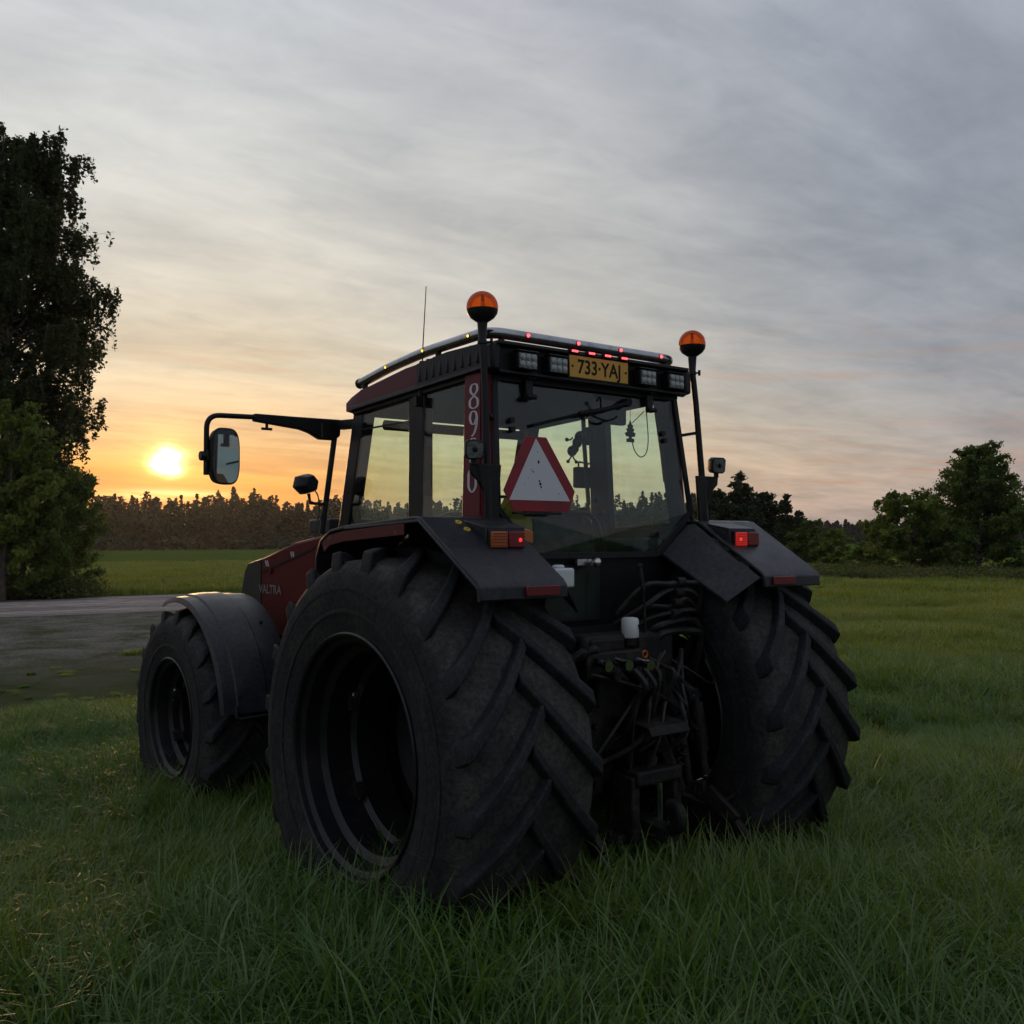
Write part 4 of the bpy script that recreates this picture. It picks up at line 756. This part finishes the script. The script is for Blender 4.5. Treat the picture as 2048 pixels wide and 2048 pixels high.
# ------------------------------------------------------------------ vegetation
def leaf_quads(P, size, flat=0., elong=1.6):
    """one small diamond of random lie at every point"""
    n = len(P); a = rng.normal(size=(n, 3)); a[:, 2] *= (1-flat); a /= np.linalg.norm(a, axis=1)[:, None]
    b = np.cross(a, rng.normal(size=(n, 3))); b /= np.linalg.norm(b, axis=1)[:, None]
    s = (size*rng.uniform(.6, 1.35, n))[:, None]
    V = np.stack([P-a*s*.5*elong, P+b*s*.5-a*s*.1, P+a*s*.5*elong, P-b*s*.5-a*s*.1], 1).reshape(-1, 3)
    return V, np.arange(4*n).reshape(n, 4)
def limb_tree(name, label, cat, base, H, crown, trunk_r, nl, leaf, nleaf, mat, bark, droop=.3, hang=0., lean=(0, 0), h0=.12, group=None, twigs=7, seed=1, up_=.45, parent=None):
    """trunk with limbs, twigs on the limbs, leaves strung along the twigs; crown(t) = radius at relative height t"""
    r_ = np.random.default_rng(seed); root = bpy.data.objects.new(name, None); col.objects.link(root); root.location = base
    tag(root, label, cat, group)
    g = G(); tp = [Vector((lean[0]*t*t*H+.12*math.sin(5*t+seed), lean[1]*t*t*H+.1*math.cos(4*t+seed), t*H)) for t in np.linspace(0, .96, 10)]
    g.tube(tp, [trunk_r*(1.05-t)+.012 for t in np.linspace(0, .96, 10)], 9)
    pts = []
    for i in range(nl):
        t = h0+(1-h0)*((i+r_.uniform(0, 1))/nl)**.9; t = min(t, .985); c = crown(t)*r_.uniform(.72, 1.12)
        az = i*2.39996+r_.uniform(-.5, .5); d = Vector((math.cos(az), math.sin(az), 0))
        k_ = min(int(t*9/.96), 8); s0 = tp[k_].lerp(tp[k_+1], min(1, t*9/.96-k_))
        rise = c*up_*r_.uniform(.6, 1.3); lp_ = [s0+d*c*u+Vector((0, 0, rise*u-droop*c*u*u*1.4)) for u in np.linspace(0, 1, 6)]
        g.tube(lp_, [max(.008, trunk_r*.32*(1-t*.6)*(1-u*.85)) for u in np.linspace(0, 1, 6)], 5, caps=False)
        nt = max(2, int(twigs*min(1.3, c/crown(.4))))
        for j in range(nt):
            u = .28+.72*(j+r_.uniform(0, 1))/nt; k2 = min(int(u*5), 4); q = lp_[k2].lerp(lp_[k2+1], u*5-k2)
            ta = az+r_.uniform(-1.5, 1.5); L = c*r_.uniform(.16, .34)+.12
            e = q+Vector((math.cos(ta)*L, math.sin(ta)*L, r_.uniform(-.2, .5)*L)); g.tube([q, e], [.008, .004], 3, caps=False)
            pts.append((np.array(q), np.array(e), L))
    per = max(3, nleaf//max(1, len(pts))); PP = []
    for q, e, L in pts:
        m = int(per*r_.uniform(.4, 1.7)); u = r_.uniform(.05, 1.05, m)[:, None]
        if hang:                                # weeping strands with leaves strung along them
            ks = int(r_.integers(3, 6)); sid = r_.integers(0, ks, m); su = r_.uniform(.15, 1.0, ks); sl = hang*r_.uniform(.35, 1.35, ks); sw = r_.normal(size=(ks, 2))*.10
            v_ = r_.uniform(0, 1, m); p = q+(e-q)*su[sid][:, None]; p[:, 2] -= v_*sl[sid]; p[:, :2] += sw[sid]*v_[:, None]; p += r_.normal(size=(m, 3))*.065
            for k2 in range(ks):
                a_ = q+(e-q)*su[k2]; g.tube([tuple(a_), (a_[0]+sw[k2, 0], a_[1]+sw[k2, 1], a_[2]-sl[k2])], [.005, .003], 3, caps=False)
        else: p = q+(e-q)*u+r_.normal(size=(m, 3))*(.085*L+.035)
        PP.append(p)
    P = np.concatenate(PP); P[:, 2] = np.maximum(P[:, 2], .05)
    V, F = leaf_quads(P, leaf)
    obj('trunk', g, bark, root, smooth=True); obj('crown', np_mesh('crown', V, F, mat), mat, root); return root
def conifer(name, label, base, H, rad, mat, seed, n=2600, leaf=.16, h0=.08, dome=False, group=None):
    r_ = np.random.default_rng(seed); root = bpy.data.objects.new(name, None); col.objects.link(root); root.location = base; tag(root, label, 'tree', group)
    g = G(); g.tube([(0, 0, 0), (.05, 0, H*.5), (0, 0, H*.98)], [H*.018, H*.011, .015], 8); PP = []; W = int(H*2.6)
    for i in range(W):
        t = h0+(1-h0)*(i+r_.uniform(0, .8))/W
        rr = rad*(math.sqrt(max(0, 1-((t-.42)/.58)**2)) if dome and t > .42 else (1.02-t)**.85 if not dome else .75+.25*t/.42)
        for k_ in range(r_.integers(5, 8)):
            az = r_.uniform(0, 2*PI); L = rr*r_.uniform(.65, 1.15)+.12; s0 = Vector((0, 0, t*H)); e = s0+Vector((math.cos(az)*L, math.sin(az)*L, L*r_.uniform(-.15, .25 if not dome else .55)))
            g.tube([s0, e], [.02, .006], 3, caps=False); m = max(3, int(n*L/(W*6*rad*.6))); u = r_.uniform(.15, 1.05, m)[:, None]
            PP.append(np.array(s0)+(np.array(e)-np.array(s0))*u+r_.normal(size=(m, 3))*(.06+.12*L*(1-.5*u)))
    V, F = leaf_quads(np.concatenate(PP), leaf, .3, 1.9); obj('trunk', g, 'bark_dark', root, smooth=True); obj('crown', np_mesh('crown', V, F, mat), mat, root); return root
# tall birches by the road, on the left
def prof_(tab): return lambda t: float(np.interp(t, [a for a, b in tab], [b for a, b in tab]))
bz_ = prof_([(0, 1.0), (.1, 2.0), (.25, 2.65), (.45, 3.0), (.6, 2.95), (.75, 2.7), (.88, 2.3), (.95, 1.7), (1, .8)])
limb_tree('birch_tree', 'tall dark birch with drooping twigs left of the setting sun', 'tree', ground_at(16, 41), 16.6, bz_, .24, 140, .10, 125000, 'leaf_birch', 'bark_birch', droop=.25, hang=.95, up_=.75, seed=3, twigs=13, h0=.10)
limb_tree('birch_tree', 'taller birch mostly cut off by the left picture edge', 'tree', ground_at(-210, 43), 18.6, bz_, .26, 80, .13, 50000, 'leaf_birch', 'bark_birch', droop=.32, hang=.45, seed=9, twigs=10)
bush_c = lambda r0: (lambda t: r0*math.sqrt(max(.03, 1-(2*t-.75)**2/1.7)))
limb_tree('willow_bush', 'leafy bush with thin upright twigs under the birch, nearest the sun', 'bush', ground_at(128, 39), 4.0, bush_c(1.35), .06, 30, .085, 9500, 'leaf_alder', 'bark_dark', droop=.1, h0=.04, seed=21, up_=1.0, group='roadside bushes')
limb_tree('willow_bush', 'broad green bush at the foot of the birch by the left edge', 'bush', ground_at(52, 37), 4.6, bush_c(2.0), .08, 36, .09, 14000, 'leaf_alder', 'bark_dark', droop=.1, h0=.03, seed=22, up_=.9, group='roadside bushes')
limb_tree('willow_bush', 'paler tall bush cut off by the left picture edge', 'bush', ground_at(14, 36), 6.2, bush_c(1.35), .08, 36, .09, 13000, 'leaf_willow', 'bark_dark', droop=.1, h0=.03, seed=23, up_=.9, group='roadside bushes')
limb_tree('willow_bush', 'low scrub between the left bushes and the road', 'bush', ground_at(70, 37.5), 1.9, bush_c(1.5), .04, 26, .075, 6000, 'leaf_alder', 'bark_dark', droop=.1, h0=.03, seed=24, up_=.9, group='roadside bushes')
# right-hand trees behind the field
D1 = 62
limb_tree('birch_tree', 'tall tapering leafy birch at the right end of the trees', 'tree', ground_at(1960, D1), 6.9, prof_([(0, 1.3), (.12, 2.2), (.35, 2.3), (.55, 1.9), (.75, 1.35), (.9, .8), (1, .3)]), .13, 130, .105, 46000, 'leaf_alder', 'bark_birch', droop=.10, seed=31, twigs=11, up_=.95, h0=.04)
limb_tree('willow_tree', 'round pale green willow left of the right-hand birch', 'tree', ground_at(1822, D1-3), 4.1, bush_c(2.2), .10, 60, .11, 24000, 'leaf_willow', 'bark_dark', droop=.5, hang=.25, h0=.05, seed=32, up_=.9)
limb_tree('willow_bush', 'dark bush beneath the right-hand birch at the picture edge', 'bush', ground_at(2060, D1-3), 3.6, bush_c(1.9), .06, 30, .12, 8000, 'leaf_alder', 'bark_dark', h0=.03, seed=33, group='bushes along the far field edge')
limb_tree('willow_bush', 'dark bush between the round willow and the birch', 'bush', ground_at(1893, D1-4), 2.9, bush_c(1.4), .05, 26, .11, 6000, 'leaf_alder', 'bark_dark', h0=.03, seed=34, group='bushes along the far field edge')
limb_tree('willow_bush', 'pale topped shrub between the spruce and the round willow', 'bush', ground_at(1668, 72), 2.5, bush_c(1.2), .05, 26, .12, 5000, 'leaf_willow', 'bark_dark', h0=.03, seed=35, group='bushes along the far field edge')
limb_tree('willow_bush', 'green shrub right beside the small spruce', 'bush', ground_at(1618, 74), 3.2, bush_c(1.3), .05, 26, .12, 6000, 'leaf_alder', 'bark_dark', h0=.03, seed=36, group='bushes along the far field edge')
limb_tree('willow_bush', 'low bush in front of the round willow on its left', 'bush', ground_at(1738, 66), 1.7, bush_c(1.3), .05, 24, .11, 4500, 'leaf_willow', 'bark_dark', h0=.03, seed=37, group='bushes along the far field edge')
conifer('pine_tree', 'broad dark conifer just right of the tractor cab', ground_at(1478, 78), 7.0, 2.5, 'needle_pine', 41, 20000, .14, h0=.03)
conifer('pine_tree', 'narrower pine merging with the right flank of the broad dark conifer', ground_at(1525, 80), 5.4, 1.4, 'needle_pine', 42, 8000, .15, dome=True)
conifer('pine_tree', 'pine half hidden behind the right side of the cab', ground_at(1432, 79), 5.6, 1.7, 'needle_pine', 45, 8000, .15, dome=True)
conifer('spruce_tree', 'small pointed spruce right of the broad dark conifer', ground_at(1572, 76), 5.3, 1.0, 'needle_pine', 43, 7000, .14)
conifer('spruce_tree', 'dark low spruce below the pointed one', ground_at(1600, 82), 4.2, 1.3, 'needle_pine', 44, 4000, .15)
# far woods: each one mass of trees
def wood(name, label, az0, az1, d0, d1, n, H, mat, seed, leaf, mix=.5):
    r_ = np.random.default_rng(seed); PP = []; g = G()
    for i in range(n):
        a = R(az0+(az1-az0)*(i+r_.uniform(0, 1))/n); d = r_.uniform(d0, d1); x, y = CAM.x+math.sin(a)*d, CAM.y+math.cos(a)*d
        h = H*r_.uniform(.78, 1.12)*(1+.08*math.sin(i*.09)+.08*math.sin(i*.023+1)); rad = h*r_.uniform(.085, .15); pine = r_.uniform() < mix
        m = 330; t = r_.uniform(.04, 1, m)
        rr = rad*1.25*np.where(t > .45, np.sqrt(np.maximum(.0, 1-((t-.45)/.57)**1.6)), .85) if pine else rad*1.2*(1.02-t)**.75
        rr = rr*(.72+.28*np.sin(t*h*2.2+i)**2)
        q = np.sqrt(r_.uniform(0, 1, m)); ph = r_.uniform(0, 2*PI, m); lob = 1+.35*np.sin(ph*3+t*9+i)
        PP.append(np.stack([x+rr*lob*q*np.cos(ph), y+rr*lob*q*np.sin(ph), t*h], 1))
        g.tube([(x, y, 0), (x, y, h*.9)], [h*.014, .05], 4, caps=False)
    V, F = leaf_quads(np.concatenate(PP), leaf, .3, 1.5); V[:, 2] = np.maximum(V[:, 2], .02); root = tag(obj(name, np_mesh(name, V, F, mat), mat), label, 'forest', kind='stuff')
    obj('trunks', g, 'bark_dark', root); return root
wood('forest', 'dark belt of conifers along the far side of the left field', -26, 51, 285, 350, 900, 13.8, 'needle_far', 51, .62)
wood('distant_forest', 'low blue dark line of spruces far behind the right-hand trees', 52, 84, 520, 640, 380, 10.8, 'needle_far', 52, 1.2, .15)
# scrub along the foot of the left forest
def scrub(name, label, az0, az1, d0, d1, n, h, mat, seed, leaf, kindcat='scrub', m=90):
    r_ = np.random.default_rng(seed); PP = []
    for i in range(n):
        a = R(r_.uniform(az0, az1)); d = r_.uniform(d0, d1); x, y = CAM.x+math.sin(a)*d, CAM.y+math.cos(a)*d; hh = h*r_.uniform(.5, 1.3); rr = hh*r_.uniform(.6, 1.2)
        ph = r_.uniform(0, 2*PI, m); q = np.sqrt(r_.uniform(0, 1, m)); PP.append(np.stack([x+rr*q*np.cos(ph), y+rr*q*np.sin(ph), hh*np.sqrt(np.maximum(0, 1-q*q))*r_.uniform(.2, 1, m)+.05], 1))
    V, F = leaf_quads(np.concatenate(PP), leaf, 0, 1.5); V[:, 2] = np.maximum(V[:, 2], .02)
    return tag(obj(name, np_mesh(name, V, F, mat), mat), label, kindcat, kind='stuff')
scrub('forest_edge_scrub', 'low scrub along the foot of the dark conifer belt', -20, 45, 262, 284, 260, 3.2, 'needle_far', 61, .8)
scrub('roadside_weeds', 'tall brownish weeds between the left bushes and the road', 7, 15.5, 36.6, 40, 200, .75, 'weed_blade', 62, .07, 'weeds', 160)
scrub('ditch_weeds', 'darker tall weeds along the far edge of the right field', 52, 84, 47, 60, 900, .55, 'weed_blade', 63, .07, 'weeds', 130)

# ---- grass: tufts of bent blades scattered over the field
def patch(name, seed, nb, h, rad, wd, bend, mat):
    r_ = np.random.default_rng(seed); ns = 6
    d = rad*np.sqrt(r_.uniform(size=nb)); a = r_.uniform(0, 2*PI, nb); nc = 14; cl_ = r_.integers(0, nc, nb); ca_ = r_.uniform(-rad, rad, (nc, 2))
    x0, y0 = d*np.cos(a), d*np.sin(a); clump = r_.uniform(size=nb) < .55
    x0 = np.where(clump, np.clip(ca_[cl_, 0]+r_.normal(size=nb)*.05, -rad, rad), x0); y0 = np.where(clump, np.clip(ca_[cl_, 1]+r_.normal(size=nb)*.05, -rad, rad), y0)
    hh = h*np.where(r_.uniform(size=nb) < .3, r_.uniform(.4, .75, nb), r_.uniform(.75, 1.1, nb))*(1+.25*(r_.uniform(size=nc)[cl_]-.5)); bd = bend*r_.uniform(.3, 1.3, nb); wind = r_.uniform(0, 2*PI)
    ba = np.where(r_.uniform(size=nb) < .5, wind+r_.normal(size=nb)*.7, r_.uniform(0, 2*PI, nb)); w_ = wd*r_.uniform(.55, 1.35, nb); tw = r_.uniform(-.8, .8, nb)
    cx, sx_ = np.cos(ba), np.sin(ba); V = np.zeros((nb, 2*ns+1, 3), np.float32)
    px_, pz_ = np.zeros(nb), np.zeros(nb); st_ = hh/ns
    for i in range(ns+1):
        t = i/ns; ww = w_*(1-t**2.4)*.5; c, s = np.cos(ba+PI/2+tw*t), np.sin(ba+PI/2+tw*t)
        if i < ns:
            V[:, 2*i] = np.stack([x0+cx*px_-c*ww, y0+sx_*px_-s*ww, pz_], 1); V[:, 2*i+1] = np.stack([x0+cx*px_+c*ww, y0+sx_*px_+s*ww, pz_], 1)
        else: V[:, 2*ns] = np.stack([x0+cx*px_, y0+sx_*px_, pz_], 1)
        an = .25*bd*t+bd*(t+.12)**2.6*.95; px_ = px_+np.sin(an)*st_; pz_ = np.maximum(.01, pz_+np.cos(an)*st_)
    o = (np.arange(nb)*(2*ns+1))[:, None]
    Q = np.concatenate([o+np.array([[2*i, 2*i+1, 2*i+3, 2*i+2]]) for i in range(ns-1)]); Tt = o+np.array([[2*ns-2, 2*ns-1, 2*ns]])
    me = bpy.data.meshes.new(name); V = V.reshape(-1, 3); me.vertices.add(len(V)); me.vertices.foreach_set('co', V.ravel())
    li = np.concatenate([Q.ravel(), Tt.ravel()]).astype(np.int32); me.loops.add(len(li)); me.loops.foreach_set('vertex_index', li)
    me.polygons.add(len(Q)+len(Tt)); me.polygons.foreach_set('loop_start', np.concatenate([np.arange(len(Q))*4, len(Q)*4+np.arange(len(Tt))*3]).astype(np.int32))
    me.update(calc_edges=True); me.materials.append(M[mat]); me.shade_smooth(); return me
def patches(nm, k_, nb, h, rad, wd, bend, mat):
    c = bpy.data.collections.new(nm)
    for i in range(k_): c.objects.link(bpy.data.objects.new('grass_patch', patch('grass_patch', 100+i+nb, nb, h, rad, wd, bend*(.85 if i % 3 else 1.35), mat)))
    return c
near_c = patches('near_patches', 8, 1000, .50, .42, .0100, 2.2, 'grass_blade'); mid_c = patches('mid_patches', 6, 900, .36, .60, .012, 2.1, 'meadow_blade'); far_c = patches('far_patches', 5, 520, .34, 1.2, .024, 1.6, 'meadow_blade')
def scatter(n, r0, r1, az0, az1):
    u = rng.uniform(size=n); d = np.sqrt(r0*r0+(r1*r1-r0*r0)*u); a = np.radians(rng.uniform(az0, az1, n))
    return np.stack([CAM.x+np.sin(a)*d, CAM.y+np.cos(a)*d, np.zeros(n)], 1)
def inside(P, poly):
    c = np.zeros(len(P), bool); n = len(poly); x, y = P[:, 0], P[:, 1]
    for i in range(n):
        (x0, y0), (x1, y1) = poly[i], poly[(i+1) % n]
        if y0 == y1: continue
        c ^= ((y0 > y) != (y1 > y)) & (x < (x1-x0)*(y-y0)/(y1-y0)+x0)
    return c
def grass(name, label, pts, sc0, sc1, tc, yard_keep=.13):
    keep = np.ones(len(pts), bool); x, y = pts[:, 0], pts[:, 1]
    for (cx, cy, hx, hy) in ((-.94, 0, .36, .30), (.94, 0, .36, .30), (-.88, 2.714, .25, .24), (.88, 2.714, .25, .24)):
        keep &= ~((abs(x-cx) < hx) & (abs(y-cy) < hy))
    mg = 1.2 if name == 'meadow_grass' else .5
    for ox_, oy_ in ((0, 0), (0, mg), (0, -mg)): keep &= ~inside(pts+np.array([ox_, oy_, 0]), ROAD)
    iy = inside(pts, YARD)
    nz = np.sin(x*1.3+2*np.sin(y*.7))*np.cos(y*.9+np.sin(x*.5))
    keep &= ~iy | ((rng.uniform(size=len(pts)) < yard_keep*np.clip(6.5-(y-8)*1.15, 0, 6.5)) & (nz > -.9+.09*(y-8)))
    pts, iy, nz = pts[keep], iy[keep], nz[keep]; n = len(pts)
    me = bpy.data.meshes.new(name); me.vertices.add(n); me.vertices.foreach_set('co', pts.astype(np.float32).ravel())
    big_ = .82+.30*np.sin(pts[:, 0]*.9+1.3*np.sin(pts[:, 1]*.6))*np.sin(pts[:, 1]*.8+.7*np.sin(pts[:, 0]*.5))
    for nm, dat in (('sc', (rng.uniform(sc0, sc1, n)*big_*np.where(iy, .40, 1)*np.where((abs(pts[:, 0]) < 1.7) & (abs(pts[:, 1]+.3) < 1.3), 1.12, 1)*np.where(pts[:, 0] < 1.8, np.clip(1-.13*(pts[:, 1]-3.6), .5, 1), 1)).astype(np.float32)), ('rz', rng.uniform(0, 6.283, n).astype(np.float32))):
        at = me.attributes.new(nm, 'FLOAT', 'POINT'); at.data.foreach_set('value', dat)
    o = bpy.data.objects.new(name, me); col.objects.link(o); tag(o, label, 'grass', kind='stuff')
    ng = bpy.data.node_groups.new('scatter_'+name, 'GeometryNodeTree'); ng.interface.new_socket('Geometry', in_out='INPUT', socket_type='NodeSocketGeometry'); ng.interface.new_socket('Geometry', in_out='OUTPUT', socket_type='NodeSocketGeometry')
    N = lambda t: ng.nodes.new(t)
    i_, o_ = N('NodeGroupInput'), N('NodeGroupOutput'); ci = N('GeometryNodeCollectionInfo'); ci.inputs[0].default_value = tc; ci.inputs['Separate Children'].default_value = True; ci.inputs['Reset Children'].default_value = True
    m2p = N('GeometryNodeMeshToPoints'); ip = N('GeometryNodeInstanceOnPoints'); ip.inputs['Pick Instance'].default_value = True
    a1, a2 = N('GeometryNodeInputNamedAttribute'), N('GeometryNodeInputNamedAttribute'); a1.data_type = a2.data_type = 'FLOAT'; a1.inputs[0].default_value = 'sc'; a2.inputs[0].default_value = 'rz'
    cx = N('ShaderNodeCombineXYZ'); L = ng.links.new
    L(i_.outputs[0], m2p.inputs[0]); L(m2p.outputs[0], ip.inputs['Points']); L(ci.outputs[0], ip.inputs['Instance']); L(a2.outputs[0], cx.inputs[2]); L(cx.outputs[0], ip.inputs['Rotation']); L(a1.outputs[0], ip.inputs['Scale']); L(ip.outputs[0], o_.inputs[0])
    md = o.modifiers.new('scatter', 'NODES'); md.node_group = ng; return o
def grid(step, r0, r1, az0, az1):
    m = int(r1/step)+2; k_ = np.arange(-m, m+1)*step; X, Y = np.meshgrid(k_, k_); P = np.stack([X.ravel(), Y.ravel(), 0*X.ravel()], 1); P[:, :2] += rng.uniform(-.45, .45, (len(P), 2))*step
    d = np.hypot(P[:, 0], P[:, 1]); a = np.degrees(np.arctan2(P[:, 0], P[:, 1])); P = P[(d > r0) & (d < r1) & (a > az0) & (a < az1)]; P[:, 0] += CAM.x; P[:, 1] += CAM.y; return P
def fade(P, a, b, inv=False):
    d = np.hypot(P[:, 0]-CAM.x, P[:, 1]-CAM.y); q = np.clip((d-a)/(b-a), 0, 1); return P[rng.uniform(size=len(P)) > (1-q if inv else q)]
grass('long_grass', 'long dark green grass blades around the tractor in the foreground', fade(grid(.34, 1.0, 17, -6, 84), 7, 17), .8, 1.15, near_c)
grass('field_grass', 'field grass stretching away beside and behind the tractor', fade(grid(.50, 5.5, 31, 2, 78), 5.5, 14, True), .85, 1.25, mid_c)
grass('meadow_grass', 'distant field grass towards the trees and the road', grid(1.25, 29, 95, 2, 74), .85, 1.25, far_c)

# ---- evening air
g = G(); g.box((40, 250, 14.5), (1900, 1900, 31)); hz = obj('haze', g, 'needle_far'); hz.data.materials.clear()
m, t = newmat('haze_air'); pv = t.n('ShaderNodeVolumePrincipled'); pv.inputs['Color'].default_value = (.92, .93, .96, 1); pv.inputs['Density'].default_value = .00009; pv.inputs['Anisotropy'].default_value = .78
o_ = t.n('ShaderNodeOutputMaterial'); t.put(o_.inputs['Volume'], pv.outputs[0]); hz.data.materials.append(m); tag(hz, 'thin evening haze over the whole field', 'haze', kind='stuff')
